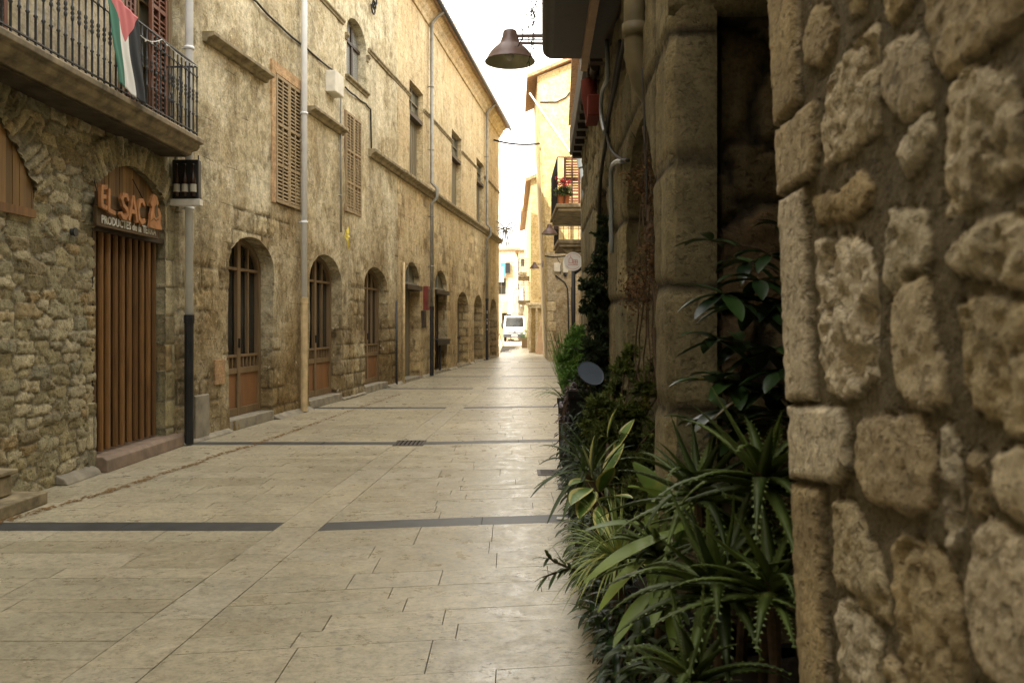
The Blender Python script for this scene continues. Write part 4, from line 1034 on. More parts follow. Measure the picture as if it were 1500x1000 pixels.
def hf_near(u, z):
    h0, m0, r0 = rubN(u, z + u * .12)
    uu = u + (fbm(u * 18, z * 18, 61, 3) - .5) * .022; zz = z + (fbm(u * 18, z * 18, 62, 3) - .5) * .022
    D = np.full(u.shape, -9.); ID = np.zeros(u.shape); RO = np.ones(u.shape); TL = np.zeros(u.shape)
    for k, q in enumerate(SP):
        d = poly_d(q, uu, zz) + .004; s = d > D; D = np.where(s, d, D); rr_ = ((k * 37) % 17) / 17.
        cx = sum(p[0] for p in q) / len(q); cz = sum(p[1] for p in q) / len(q)
        ID = np.where(s, rr_, ID); RO = np.where(s, (.35, 1.5, 1.1)[(k + (k == 4) * 2) % 3] if k not in (4, 6) else .25, RO)
        TL = np.where(s, ((k * 7) % 5 - 2) * .03 * (u - cx) + ((k * 11) % 5 - 2) * .02 * (z - cz), TL)
    g1 = fbm(u * 17, z * 17, 81, 4) - .5; g2 = fbm(u * 48, z * 48, 82, 3) - .5
    cav = sstep(.56, .66, fbm(u * 13, z * 13, 83, 4)) * .016 + sstep(.54, .64, fbm(u * 36, z * 36, 84, 3)) * .007
    h = sstep(-.001, .007, D) * .013 + sstep(0, .04, D) * .003 + TL * .6 + RO * (g1 * .011 + g2 * .011 - cav * .8 * sstep(.003, .012, D)) + (fbm(u * 95, z * 95, 86, 2) - .5) * .006
    mb = g1 * .010 + g2 * .006 - sstep(-.004, -.018, D) * 0
    k = D > -.001
    H = np.where(k, h, mb + .004); Mo = 1 - sstep(-.001, .003, D)
    out = (z < .86 - (u + 1.2) * .1) & (D < -.03); 
    H = np.where(out, h0, H); Mo = np.where(out, m0, Mo); ID = np.where(out, r0, ID)
    u2 = u + (fbm(u * 25, z * 25, 63, 2) - .5) * .008; z2 = z + (fbm(u * 25, z * 25, 64, 2) - .5) * .008
    Dq = np.full(u.shape, -9.); Iq = np.zeros(u.shape)
    for k_, q in enumerate(QP):
        q = [(a - (.05 if i_ in () else 0), b_) for i_, (a, b_) in enumerate(q)]
        d = poly_d(q, u2, z2); s = d > Dq; Dq = np.where(s, d, Dq); Iq = np.where(s, .55 + .1 * (k_ % 4), Iq)
    # quoin stones run out to the corner: ignore the distance to the far edge
    edge = (u - uedge(z)) < .035
    k = (Dq > -.001)
    H = np.where(k, .014 + sstep(-.001, .010, np.where(edge, .02, Dq)) * .010 + g2 * .007 - sstep(.6, .68, fbm(u * 40, z * 40, 85, 2)) * .004, H)
    Mo = np.where(k, 1 - sstep(-.001, .004, np.where(edge, .02, Dq)), Mo); ID = np.where(k, Iq, ID)
    k = edge & (Dq <= -.001); H = np.where(k, .006 + g2 * .006, H); Mo = np.where(k, .9, Mo)
    return H - .02, Mo, ID
zz = [.5 + i * .25 for i in range(9)]
outl = [(uedge(z), z) for z in zz[::-1]] + [(-.72, .5), (-.72, 2.5)]
outl = [(uedge(.5), .5), (-.72, .5), (-.72, 2.5)] + [(uedge(z), z) for z in zz[::-1]][:-1]
wall('rubble_pier', M['near'], e, outl, [], hf_near, .0068, border=.3, chamfer=.012)
co_ = rubble(.185, .235, 23, .013, .15, jit=.45, rough=.6, pn=2.4)
wall('rubble_pier', M['near'], e, [(uedge(-.05), -.02), (-.72, -.02), (-.72, .5), (uedge(.5), .5)], [], lambda u, z: co_(u, z + u * .12), .04, border=.3)
wall('rubble_pier', M['near'], e, [(-.72, -.02), (1.6, -.02), (1.6, 2.5), (-.72, 2.5)], [], lambda u, z: co_(u, z + u * .12), .05, border=.3)
ashR = ashlar(.5, .47, 51, .018, .018); rubR = rubble(.34, .24, 53, .03, .10, rough=.8, jit=.3)
def hf_arc(u, z):
    h, m, r = ashR(u, z); h2_, m2, r2 = rubR(u, z)
    k = (fbm(u * .8, z * .8, 77, 2) > .5) & (z > 1.0) | (z > 3.0)
    k &= (u < -3.65)
    return np.where(k, h2_ - .01, h), np.where(k, m2, m), np.where(k, r2, r)
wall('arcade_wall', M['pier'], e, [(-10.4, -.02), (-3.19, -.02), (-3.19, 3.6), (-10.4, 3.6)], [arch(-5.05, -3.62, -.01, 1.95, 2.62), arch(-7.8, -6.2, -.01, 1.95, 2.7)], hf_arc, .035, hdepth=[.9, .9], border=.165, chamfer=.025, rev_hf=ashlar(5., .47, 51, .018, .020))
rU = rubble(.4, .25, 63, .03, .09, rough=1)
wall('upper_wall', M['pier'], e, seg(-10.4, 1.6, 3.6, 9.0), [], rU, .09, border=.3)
# arch spandrel above the first opening
cu_, hw_ = -2.53, .66
sp = [(-3.19, 2.75)] + [(-3.19 + .66 - .66 * math.cos(PI * k / 14), 2.75 + .6 * math.sin(PI * k / 14)) for k in range(15)][1:-1] + [(-1.87, 2.75), (-1.87, 2.5), (1.6, 2.5), (1.6, 3.6), (-3.19, 3.6)]
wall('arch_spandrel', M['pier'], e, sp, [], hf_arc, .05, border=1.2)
extra(lambda m: (m.box(-1.6, 1.6, .31, 6, -.02, 3.59), m.box(-10.39, -3.5, .92, 6, -.02, 3.59), m.box(-10.39, 1.59, .31, 6, 3.62, 8.99), m.box(1.62, 16, .0, 6, -.02, 9), m.box(-3.5, -1.6, 2.0, 6, -.02, 3.59), m.box(-3.3, -1.5, 1.21, 2.0, 3.2, 3.59)), 'house_body', M['pier'], e)  # box running back behind the viewpoint is added to block light
extra(lambda m: m.profile_x([(-.5, 8.98), (6.2, 10.9), (6.2, 11.0), (-.5, 9.1)], -10.5, 1.7), 'roof', M['tile'], e)
# rubble wall seen inside the first opening
ri = rubble(.42, .33, 71, .05, .08, rough=1.0, jit=.3)
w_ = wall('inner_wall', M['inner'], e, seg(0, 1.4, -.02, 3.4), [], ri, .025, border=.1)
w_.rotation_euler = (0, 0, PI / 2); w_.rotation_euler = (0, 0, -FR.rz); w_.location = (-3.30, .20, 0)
# balcony slab
bl_ = MB(); bl_.profile_x([(.02, 3.56), (-.44, 3.56), (-.485, 3.6), (-.49, 3.72), (-.47, 3.76), (.02, 3.76)], -6.36, -3.9); bal = bl_.build('balcony', M['wood_dark'], e, bevel=.06)
m = MB(); m.box(-6.45, -3.95, -.20, -.15, 3.50, 3.56); bt = m.build('batten', M['plank'], bal)
m = MB(); m.tube([(-3.9, -.45, 4.65), (-6.33, -.45, 4.65), (-6.33, 0, 4.65)], .015, 8)
for k in range(20): m.tube([(-3.95 - k * .124, -.45, 3.75), (-3.95 - k * .124, -.45, 4.65)], .008, 6)
m.build('railing', M['iron'], bal)
m = MB(); m.box(-10.6, -6.42, -.15, .02, 3.68, 4.0); m.build('timber_beam', M['wood_dark'], e, bevel=.01)
for k in range(11): extra(lambda m: m.box(-10.5 + k * .38, -10.4 + k * .38, -.12, .02, 3.62, 3.679), 'rafter_end', M['wood_dark'], e)
m = MB(); m.tube([(-7.1, -.10, 3.62), (-7.1, -.10, 3.5), (-7.1, -.06, 3.3)], .07, 10); m.box(-7.3, -6.9, -.12, -.02, 3.28, 3.45)
aw = FR.empty('rolled_awning', 'rolled dark red awning hanging under the brown beam beyond the near balcony', 'awning')
m.build('cloth', M['redcloth'], aw, bevel=.01); extra(lambda m: m.tube([(-7.4, -.07, 3.64), (-6.8, -.07, 3.64)], .035, 8), 'roller', M['wood_dark'], aw)
# pipes and cables of the right facade
m = MB(); m.tube([(-4.0, -.055, 5.6), (-4.0, -.055, 2.95), (-4.02, -.05, 2.85), (-4.05, -.02, 2.75), (-4.08, .04, 2.66)], .05, 12)
m.tube([(-4.0, -.055, 3.0), (-4.0, -.055, 2.94)], .058, 12); m.build('drainpipe', M['brownpipe'], e, smooth=True)
def rwire(name, pts, r, mat, off=-.03):
    q = [(FR.u(px, off), off, FR.z(px, py, off)) for px, py in pts]
    s_ = []
    for i in range(len(q) - 1):
        p0 = Vector(q[max(i - 1, 0)]); p1 = Vector(q[i]); p2 = Vector(q[i + 1]); p3 = Vector(q[min(i + 2, len(q) - 1)])
        for k in range(5):
            t_ = k / 5; s_.append(.5 * ((2 * p1) + (p2 - p0) * t_ + (2 * p0 - 5 * p1 + 4 * p2 - p3) * t_ ** 2 + (3 * p1 - p0 - 3 * p2 + p3) * t_ ** 3))
    s_.append(Vector(q[-1])); m = MB(); m.tube(s_, r, 8); return m.build(name, mat, e, smooth=True)
rwire('conduit', [(889, 60), (890, 112), (882, 135), (881, 170), (886, 195)], .016, M['greyplastic'], -.04)
rwire('wall_cable', [(925, 20), (910, 80), (903, 120), (893, 165), (888, 205), (880, 260), (877, 330), (868, 400)], .013, M['cable'], -.04)
rwire('wall_cable', [(908, 60), (897, 135), (889, 180), (893, 215), (908, 232), (920, 235)], .011, M['cable'], -.04)
rwire('wall_cable', [(941, 100), (943, 150), (945, 205), (948, 300)], .004, M['cable'], -.03)
rwire('elbow_pipe', [(912, 236), (903, 237), (896, 246), (895, 275), (896, 370)], .015, M['greyplastic'], -.04)
# tall grey downpipe at the far end of the house
m = MB(); X = 1.105; 
pp = [P(846, 228, 12.6), P(850, 238, 12.6), P(855, 330, 12.6), P(858, 420, 12.6), P(862, 560, 12.6)]
pp = [Vector((.98, 12.6, 4.4)), Vector((1.03, 12.6, 4.0)), Vector((1.06, 12.6, 3.7)), Vector((1.09, 12.6, 0))]
m.tube(pp, .048, 12); m.tube([(1.02, 12.6, 4.05), (1.045, 12.6, 3.9)], .075, 12); m.beam((1.07, 12.6, 2.66), (1.35, 12.62, 2.68), .02, .02)
for z in (1.66, 2.9): m.tube([(1.077, 12.6, z - .03), (1.075, 12.6, z + .03)], .062, 12)
m.beam((.96, 12.6, 4.3), (1.0, 12.6, 4.3), .02, .02)
dp = m.build('downpipe', M['greyplastic'], None, smooth=False); tag(dp, 'tall grey downpipe at the corner beyond the dark beam in front of the geranium balcony', 'pipe')

bh = empty('sky_blocking_house', 'tall unseen house added behind the viewpoint to block sky light', 'house', (-6, -5, 0))  # invented house out of view, blocks sky so camera-facing walls darken
extra(lambda m: m.box(0, 12, -6, 0, -.02, 9.5), 'wall', M['beige'], bh); extra(lambda m: m.box(-.2, 12.2, -6.2, .4, 9.51, 9.7), 'roof', M['tile'], bh); extra(lambda m: m.box(5, 6.2, .0, .06, 0, 2.3), 'door', M['wood_b'], bh)
# ================================================================== LAMPS
def lamp(name, label, c, r, wallpt, mat=M['lampbrown'], tilt=0, group='street lamps on wall brackets'):
    e = empty(name, label, 'street lamp', c, 0, group)
    m = MB(); pr = [(.34, 1.02), (.36, .96), (.34, .90), (.40, .72), (.52, .60), (.70, .44), (.86, .22), (.95, .04), (1.0, .0), (1.0, -.03), (.96, -.01), (.9, .06), (.78, .26), (.6, .44), (.3, .56), (0, .6)]
    m.lathe([(a * r, b * r) for a, b in pr[2:]], (0, 0, 0), 28); sh = m.build('lamp_shade', [mat, M['lampin']], e, smooth=True)
    nn = 28; sh.data.polygons.foreach_set('material_index', [1 if i // nn >= 7 else 0 for i in range(len(sh.data.polygons))])
    m = MB(); m.lathe([(0, 1.22 * r), (.22 * r, 1.22 * r), (.27 * r, 1.18 * r), (.37 * r, .66 * r), (.38 * r, .60 * r)], (0, 0, 0), 16); m.build('lamp_cap', mat, e, smooth=True)
    m = MB(); m.lathe([(0, -.0), (.12 * r, .05 * r), (.16 * r, .2 * r), (.1 * r, .4 * r), (0, .45 * r)], (0, 0, 0), 12); m.build('bulb', M['offwhite'], e, smooth=True)
    w = Vector(wallpt) - Vector(c); m = MB(); zt = 1.0 * r; zb = .72 * r
    m.beam((.2 * r, 0, zt), (w.x, w.y, zt + .03 * r), .11 * r, .11 * r); m.beam((.25 * r, 0, zb), (w.x, w.y, zb - .05 * r), .09 * r, .09 * r)
    m.beam((.3 * r, 0, .86 * r), (w.x, w.y, .88 * r), .04 * r, .04 * r); m.beam((.75 * r + .5 * w.x * 0, 0, zb), (.75 * r, 0, zt), .05 * r, .05 * r)
    m.box(w.x - .03, w.x + .01, w.y - .1, w.y + .1, zb - .1, zt + .12); m.build('bracket', mat, e)
    return e
c = P(747, 90, 8.3); lamp('street_lamp', 'big brown bell-shaped street lamp reaching out beside the near dark balcony', c, .245, (.79, 8.3, c.z))
c = P(805, 343, 23.); lamp('street_lamp', 'faded brown street lamp hanging under the geranium balcony', c, .22, (2.1, 23., c.z))
c = P(783, 393, 35.5); lamp('street_lamp', 'small dark street lamp on the corner of the sunlit yellow house', c, .21, (1.30, 35.9, c.z))

# ================================================================== RECESSED HOUSE (with geranium balcony)
e = FE.empty('recessed_house', 'narrow pale house with two balconies set back behind the grey downpipe', 'house')
L = math.hypot(1.15, 21)
wall('wall', M['beige'], e, seg(-L, 2.6, -.02, 9.5), [seg(-8.2, -7.1, 4.05, 6.2), seg(-14, -13, 4.05, 6.2), seg(-6.5, -5.2, 0, 2.4), seg(-11.5, -10.3, 0, 2.4), seg(-16.5, -15.3, 0, 2.4)], flatish(5, .06), .2, depth=.25, border=.25)
extra(lambda m: m.box(-L, 2.6, .3, 5, -.02, 9.49), 'house_body', M['beige'], e)
extra(lambda m: m.profile_x([(-.45, 9.48), (5.2, 11), (5.2, 11.1), (-.45, 9.6)], -L - .1, .1), 'roof', M['tile'], e)
for a, b_, z1 in ((-8.2, -7.1, 6.2), (-14, -13, 6.2)): windows_rect(e, a, b_, 4.05, z1, .15, M['wood_b'], M['glass'], 1, 2)
for a, b_ in ((-6.5, -5.2), (-11.5, -10.3), (-16.5, -15.3)): windows_rect(e, a, b_, 0, 2.4, .15, M['wood_b'], M['glass'], 1, 1)
def balcony_world(par, x0, x1, y0, y1, zb, th, label=None, bars=9, hgt=.98, mat=None):
    m = MB(); m.box(x0, x1, y0, y1, zb + th * .45, zb + th); m.box(x0 + .05, x1, y0 + .05, y1 - .05, zb, zb + th * .45)
    o = m.build('balcony', mat or M['slabstone'], par, bevel=.015)
    m = MB(); z0 = zb + th; z1 = z0 + hgt
    m.tube([(x1, y0 + .03, z1), (x0 + .03, y0 + .03, z1), (x0 + .03, y1 - .03, z1), (x1, y1 - .03, z1)], .013, 6)
    m.tube([(x1, y0 + .03, z0 + .45 * hgt), (x0 + .03, y0 + .03, z0 + .45 * hgt)], .007, 6)
    n = max(2, int((x1 - x0) / .14)); 
    for k in range(n + 1): x = x0 + .03 + (x1 - x0 - .03) * k / n; m.tube([(x, y0 + .03, z0), (x, y0 + .03, z1)], .007, 5)
    n = int((y1 - y0) / .13)
    for k in range(1, n + 1): y = y0 + .03 + (y1 - y0 - .06) * k / n; m.tube([(x0 + .03, y, z0), (x0 + .03, y, z1)], .007, 5)
    m.build('railing', M['iron'], o); return o
inv = Matrix.Translation(e.location) @ Matrix.Rotation(FE.rz, 4, 'Z')
def world_part(o, emp):          # keep world placement while parented
    o.matrix_parent_inverse = Matrix.LocRotScale(emp.location, emp.rotation_euler, None).inverted()
b1 = balcony_world(e, .93, 2.05, 18., 20.8, 3.97, .15); world_part(b1, e)
b2 = balcony_world(e, 1.28, 2.3, 24., 26.6, 3.75, .2); world_part(b2, e)
m = MB(); m.add([(1.4, 24.2, 3.74), (2.25, 24.2, 3.74), (2.25, 24.2, 2.9), (1.4, 24.4, 3.74), (2.25, 24.4, 3.74), (2.25, 24.4, 2.9)], [(0, 1, 2), (5, 4, 3), (0, 3, 4, 1), (1, 4, 5, 2), (2, 5, 3, 0)]); br = m.build('bracket', M['trim'], b2)
fs_ = Frame((1.20, 19.4), (1, 0.0)); 
m = MB(); m.box(0, 1, 0, 1, 0, 1)
def shutter_world(par, x0, x1, y, z0, z1, mat):
    n0 = len(par.children); shutters(par, x0, x1, z0, z1, mat, 1, y); o = par.children[-1] if par.children[-1].name.startswith('shutter') else [c_ for c_ in par.children if c_.name.startswith('shutter')][-1]
    world_part(o, par)
shutter_world(e, 1.22, 1.62, 20.2, 4.15, 5.5, M['redwood'])
# geranium pots
for k, (x, y, lb) in enumerate(((1.035, 18.22, 'terracotta pot of red geraniums at the outer corner of the balcony'), (1.155, 18.26, 'terracotta pot of red geraniums on the balcony, to the right of its twin'))):
    p = empty('geranium_pot', lb, 'potted plant', (x, y, 4.12), 0, 'geranium pots on the balcony')
    m = MB(); m.lathe([(0, 0), (.055, 0), (.075, .17), (.085, .175), (.085, .21), (.07, .21), (.065, .18), (0, .18)], (0, 0, 0), 14); m.build('pot', M['terracotta'], p, smooth=False)
    m = MB(); rb = random.Random(k)
    for i in range(170):
        a = rb.uniform(0, 6.28); rr = rb.uniform(0, .15); z = .2 + rb.uniform(0, .18); s_ = rb.uniform(.02, .035)
        c_ = Vector((rr * math.cos(a), rr * math.sin(a), z)); n_ = Vector((rb.uniform(-1, 1), rb.uniform(-1, 0), rb.uniform(.2, 1))).normalized(); t1 = n_.orthogonal().normalized(); t2 = n_.cross(t1)
        m.add([c_ + (t1 * math.cos(q * 1.047) + t2 * math.sin(q * 1.047)) * s_ for q in range(6)], [tuple(range(6))], 0, rb.random())
    m.build('foliage', M['grassy'], p)
    m = MB()
    for i in range(10):
        a = rb.uniform(0, 6.28); rr = rb.uniform(.02, .12); c0 = Vector((rr * math.cos(a), rr * math.sin(a) - .03, .36 + rb.uniform(0, .22)))
        for q in range(14):
            c_ = c0 + Vector((rb.gauss(0, .016), rb.gauss(0, .016), rb.gauss(0, .016))); n_ = Vector((rb.uniform(-1, 1), rb.uniform(-1, 0), rb.uniform(-.2, 1))).normalized(); t1 = n_.orthogonal().normalized(); t2 = n_.cross(t1)
            m.add([c_ + (t1 * math.cos(w_ * 1.25) + t2 * math.sin(w_ * 1.25)) * .016 for w_ in range(5)], [tuple(range(5))], 0, rb.random())
    m.build('flower', M['redflower'], p)

# round sign with pink drawing
rsn = empty('round_sign', 'white round hanging sign with a thin pink drawing beside the grey downpipe', 'sign', P(839.5, 383, 12.0))
m = MB(); q = [(.132 * math.cos(t * PI / 18), .132 * math.sin(t * PI / 18)) for t in range(36)]; m.prism(q, -.012, .012); m.build('disc', M['white'], rsn)
m = MB()
def ln(pts, w=.006): stroke(m, pts, w, -.016, -.0125)
ln([(-.06, -.02), (-.06, .03), (-.035, .06), (-.01, .03), (-.01, -.02), (-.06, -.02)]); ln([(-.035, .06), (-.035, .085)]); ln([(0, -.03), (.0, .02), (.06, .02), (.06, -.03), (0, -.03)]); ln([(.0, -.005), (.06, -.005)]); ln([(.03, .02), (.03, -.03)]); ln([(-.07, -.045), (.065, -.05)])
ln([(.11 * math.cos(a * .2 + .5), .11 * math.sin(a * .2 + .5)) for a in range(11)], .004); ln([(.11 * math.cos(a * .2 + 3.7), .11 * math.sin(a * .2 + 3.7)) for a in range(10)], .004)
m.build('drawing', M['pinkline'], rsn)
m = MB(); m.beam((0, .0, .125), (.14, .0, .14), .015, .015); m.beam((.14, 0, .14), (.2, .6, .14), .015, .015); m.build('bracket', M['iron'], rsn)
bp = MB(); bp.tube([(1.62, 22.5, 3.0), (1.62, 22.5, 0)], .055, 10); bp.tube([(1.62, 22.5, 2.9), (1.9, 22.5, 3.1), (2.02, 22.5, 3.1)], .05, 8)
tag(bp.build('black_pipe', M['black'], None, smooth=True), 'black drain pipe standing below the round white sign', 'pipe')

# ================================================================== YELLOW HOUSE (sunlit)
e = empty('yellow_house', 'tall sunlit yellow house with flaking lower wall facing down the street', 'house', (1.48, 36, 0))
fr = lambda *a: None
w_ = wall('wall', M['yellow'], e, [(-.02, 4.6), (3.3, 4.6), (3.3, 12.1), (1.5, 12.75), (-.42, 12.0)], [seg(2.3, 3.0, 5.0, 7.2)], flatish(8, .05), .16, border=.25)
w2 = wall('lower_wall', M['beige'], e, [(0.04, -.02), (3.3, -.02), (3.3, 4.6), (-.02, 4.6)], [], flatish(18, .08), .12, border=.25)
m = MB(); m.add([(0.04, .25, 0), (3.3, .25, 0), (3.3, 5.5, 0), (.04, 5.5, 0), (-.42, .25, 12.), (3.3, .25, 12.), (3.3, 5.5, 12.), (-.42, 5.5, 12.)], [(3, 2, 1, 0), (4, 5, 6, 7), (0, 1, 5, 4), (1, 2, 6, 5), (2, 3, 7, 6), (3, 0, 4, 7)]); m.build('house_body', M['yellow'], e)
m = MB(); m.add([(-.85, -.3, 11.85), (1.5, -.3, 12.85), (3.4, -.3, 12.15), (-.85, 5.6, 11.85), (1.5, 5.6, 12.85), (3.4, 5.6, 12.15), (-.85, -.3, 12.0), (1.5, -.3, 13.0), (3.4, -.3, 12.3), (-.85, 5.6, 12.0), (1.5, 5.6, 13.0), (3.4, 5.6, 12.3)],
    [(0, 3, 4, 1), (1, 4, 5, 2), (6, 7, 10, 9), (7, 8, 11, 10), (0, 1, 7, 6), (1, 2, 8, 7), (0, 6, 9, 3), (3, 9, 10, 4), (4, 10, 11, 5), (2, 5, 11, 8)]); m.build('roof', M['tile'], e)
m = MB(); rb = random.Random(5)
for i in range(7):
    z = .0 + i * .42; w = .36 if i % 2 else .26; m.box(.02 - .02, w, -.035, .02, z + .01, z + .40, 0, rb.random())
m.build('quoins', M['cream'], e, bevel=.02)
m = MB(); 
for (a, w) in ((.28, .28), (.66, .22)):
    m.box(a, a + w, -.14, .0, 3.75, 4.12) if a < .5 else m.box(a, a + w, -.16, .0, 3.72, 4.2)
m.build('meter_box', M['offwhite'], e, bevel=.02)
m = MB(); m.tube([(.76, -.1, 3.7), (.76, -.12, 3.62)], .07, 10); m.tube([(.76, -.22, 3.58), (.76, -.05, 3.62)], .05, 10); m.build('camera', M['black'], e)
m = MB(); m.tube([(.35, -.05, 3.6), (.75, -.05, 3.3), (.86, -.06, 3.05), (.88, -.06, 2.6), (.93, -.06, 0)], .03, 8); m.tube([(1.03, -.06, 3.1), (1.03, -.06, 2.3), (1.08, -.06, 0)], .025, 8)
m.build('black_conduit', M['black'], e, smooth=True)
m = MB(); m.tube([(-.1, -.05, 4.42), (.3, -.06, 4.38), (.8, -.06, 4.42), (1.3, -.06, 4.2)], .03, 6); m.tube([(.4, -.06, 4.38), (.55, -.06, 4.1), (.58, -.06, 3.7)], .015, 6)
m.build('wall_cable', M['cable'], e, smooth=True); m = MB(); m.tube([(-.3, -.04, 10.9), (.4, -.05, 10.9), (.8, -.05, 11.1), (1.1, -.05, 11.5)], .03, 6)
m.build('wall_cable', M['cable'], e, smooth=True)
m = MB(); m.tube([(1.0, -.08, 12.2), (1.0, -.08, 4.8)], .045, 8); m.build('drainpipe', M['yellow'], e, smooth=True)
m = MB(); m.tube([(-.75, -.35, 11.2), (.95, -.1, 8.8)], .04, 6); m.build('pole', M['whitepipe'], e)
windows_rect(e, 2.3, 3.0, 5.0, 7.2, .12, M['wood_b'], M['glass'])

# other houses of the right row
def farhouse(name, label, x0, x1, y0, y1, h, mat, over=.35, slope=.18, wins=(), mono=True):
    e = empty(name, label, 'house', (x0, y0, 0))
    W = x1 - x0; D = y1 - y0
    holes = [seg(a, b_, c_, d_) for (a, b_, c_, d_) in wins]
    wall('wall', mat, e, [(0, -.02), (W, -.02), (W, h + W * slope), (0, h)], holes, flatish(int(h * 7), .06), .25, depth=.2, border=.25)
    m = MB(); m.add([(0, .25, 0), (W, .25, 0), (W, D, 0), (0, D, 0), (0, .25, h), (W, .25, h + W * slope), (W, D, h + W * slope), (0, D, h)], [(3, 2, 1, 0), (4, 5, 6, 7), (0, 1, 5, 4), (1, 2, 6, 5), (2, 3, 7, 6), (3, 0, 4, 7)]); m.build('house_body', mat, e)
    z0 = h - over * slope; W2 = W + .2
    m = MB(); m.add([(-over, -.3, z0), (W2, -.3, h + W2 * slope), (W2, D + .2, h + W2 * slope), (-over, D + .2, z0), (-over, -.3, z0 + .18), (W2, -.3, h + W2 * slope + .18), (W2, D + .2, h + W2 * slope + .18), (-over, D + .2, z0 + .18)], [(3, 2, 1, 0), (4, 5, 6, 7), (0, 1, 5, 4), (1, 2, 6, 5), (2, 3, 7, 6), (3, 0, 4, 7)]); m.build('roof', M['tile'], e)
    for (a, b_, c_, d_) in wins: windows_rect(e, a, b_, c_, d_, .1, M['wood_b'], M['glass'], 1, 1)
    return e
r4 = farhouse('slim_house', 'slim sunlit house with brown eave just beyond the tall yellow house', 1.02, 6, 46, 59, 9.3, M['yellow'], .3, .42, wins=[(2, 3, 4, 6)])
for z, y0 in ((2.7, 47.5), (4.2, 50)):
    b_ = balcony_world(r4, .35, 1.02, y0, y0 + 3, z, .16); world_part(b_, r4)
m = MB(); m.box(.25, .95, 46.3 - .0, 46.6, 2.35, 2.6)
for k in range(4): extra(lambda m: m.box(-.05, .0, .5 + k * 2.6, .75 + k * 2.6, 0, 2.6), 'pilaster', M['cream'], r4)
extra(lambda m: (m.box(-.28, 1.0, -.35, .0, 2.55, 2.68), m.box(-.2, 1.0, -.25, -.0, 2.40, 2.549), m.box(-.12, -.0, -.2, -.02, 0, 2.4), m.box(.24, .36, -.2, -.02, 0, 2.4)), 'doorway_canopy', M['cream'], r4, bevel=.02)
r5 = farhouse('far_row_house', 'house with overhanging brown eave farther up the right side of the street', 1.12, 8, 62, 76, 9.9, M['beige'], .45, .3)
b_ = balcony_world(r5, .5, 1.12, 62.8, 66, 5.2, .2); world_part(b_, r5)
b_ = balcony_world(r5, .55, 1.12, 64, 67, 3.0, .2); world_part(b_, r5)
r6 = farhouse('back_house', 'pale yellow house with hanging blue laundry behind the white van', -7.0, .55, 84, 92, 8.5, M['cream'], .4, .04, wins=[(5.5, 6.4, 4.4, 6.0), (6.0, 6.9, 1, 2.6)])
r7 = farhouse('end_house', 'beige house with small balcony and arched door to the right behind the van', .62, 9, 80, 90, 8.4, M['beige'], .3, -.10, wins=[(.95, 1.7, 4.6, 6.6), (.25, .55, 6.9, 7.6)])
b_ = balcony_world(r7, 1.05, 1.85 + .6, 79.3, 80, 4.4, .18); world_part(b_, r7)
m = MB(); m.prism(arch(.35, 1.1, 0, 2.0, 2.4), -.02, .05); m.build('door', M['wood_dark'], r7)
# laundry, parasol
ly = empty('laundry', 'blue and white laundry hanging high on the pale yellow house behind the van', 'laundry', (-1.1, 83.5, 0))
m = MB(); m.box(-.0, .45, 0, .04, 6.2, 7.5); m.build('blue_cloth', M['bluecloth'], ly); m = MB(); m.box(-.25, .3, -.06, -.02, 5.6, 6.5); m.box(.12, .3, -.06, -.02, 6.5, 7.1); m.build('white_cloth', M['whitecloth'], ly)
m = MB(); m.box(.45, .9, -.05, .4, 6.5, 7.5); m.beam((-.5, 0, 7.6), (1.2, 0, 7.6), .03, .03); m.beam((1.1, 0, 7.6), (1.1, .5, 7.2), .03, .03); m.build('rack', M['iron'], ly)
wl = empty('white_laundry', 'white cloth hanging on the wall above and right of the van', 'laundry', (.78, 79.4, 0))
m = MB(); m.prism([(-.35, 4.6), (.2, 4.9), (.3, 3.6), (.05, 3.1), (-.15, 3.4), (-.4, 3.3)], 0, .05); m.build('cloth', M['whitecloth'], wl); m = MB(); m.beam((-.5, .02, 4.75), (.5, .02, 4.95), .03, .03); m.beam((.4, .02, 4.9), (.4, .6, 4.9), .03, .03); m.build('line', M['cable'], wl)
ps = empty('parasol', 'closed white parasol standing behind the van', 'parasol', (-.1, 78.5, 0))
m = MB(); m.tube([(0, 0, 0), (0, 0, 5.4)], .035, 8); m.lathe([(0, 0), (.3, 0), (.3, .08), (.05, .1)], n=12); m.build('pole', M['graymetal'], ps)
m = MB(); m.lathe([(.28, 2.4), (.33, 2.6), (.24, 3.4), (.26, 4.2), (.14, 5.0), (.03, 5.35)], n=10); m.build('canopy', M['whitecloth'], ps)
# planter, planks
pl = empty('street_planter', 'square brown planter with a round green bush past the leaning planks', 'planter', (1.02 - .15, 55, 0))
m = MB(); m.box(-.25, .25, -.25, .25, 0, .62); m.build('box', M['wood_b'], pl, bevel=.02)
m = MB(); rb = random.Random(8)
for i in range(900):
    d_ = Vector((rb.gauss(0, 1), rb.gauss(0, 1), rb.gauss(0, 1))).normalized() * rb.uniform(.2, .36); c_ = d_ + Vector((0, 0, .85)); t1 = d_.orthogonal().normalized(); t2 = (d_.cross(t1)).normalized(); a = rb.uniform(0, 6); t1, t2 = t1 * math.cos(a) + t2 * math.sin(a), d_.normalized() * .5 + t2 * .5
    m.add([c_ - t1 * .02, c_ + t1 * .02, c_ + t2 * .07], [(0, 1, 2)], 0, rb.random())
m.build('bush', M['bright'], pl)
for k, lb in enumerate(('pale raw plank leaning on the wall, leftmost of three', 'raw plank leaning on the wall between two others', 'raw plank leaning on the wall, nearest the quoined corner')):
    m = MB(); x = 1.30 + k * .16; m.beam((x, 44.2 - k * .3, 0), (x + .42, 45.6 - k * .2, 2.5 - .35 * k), .17, .03, (0, 1, .2)); tag(m.build('plank', M['plank']), lb, 'plank', 'planks leaning on the wall')

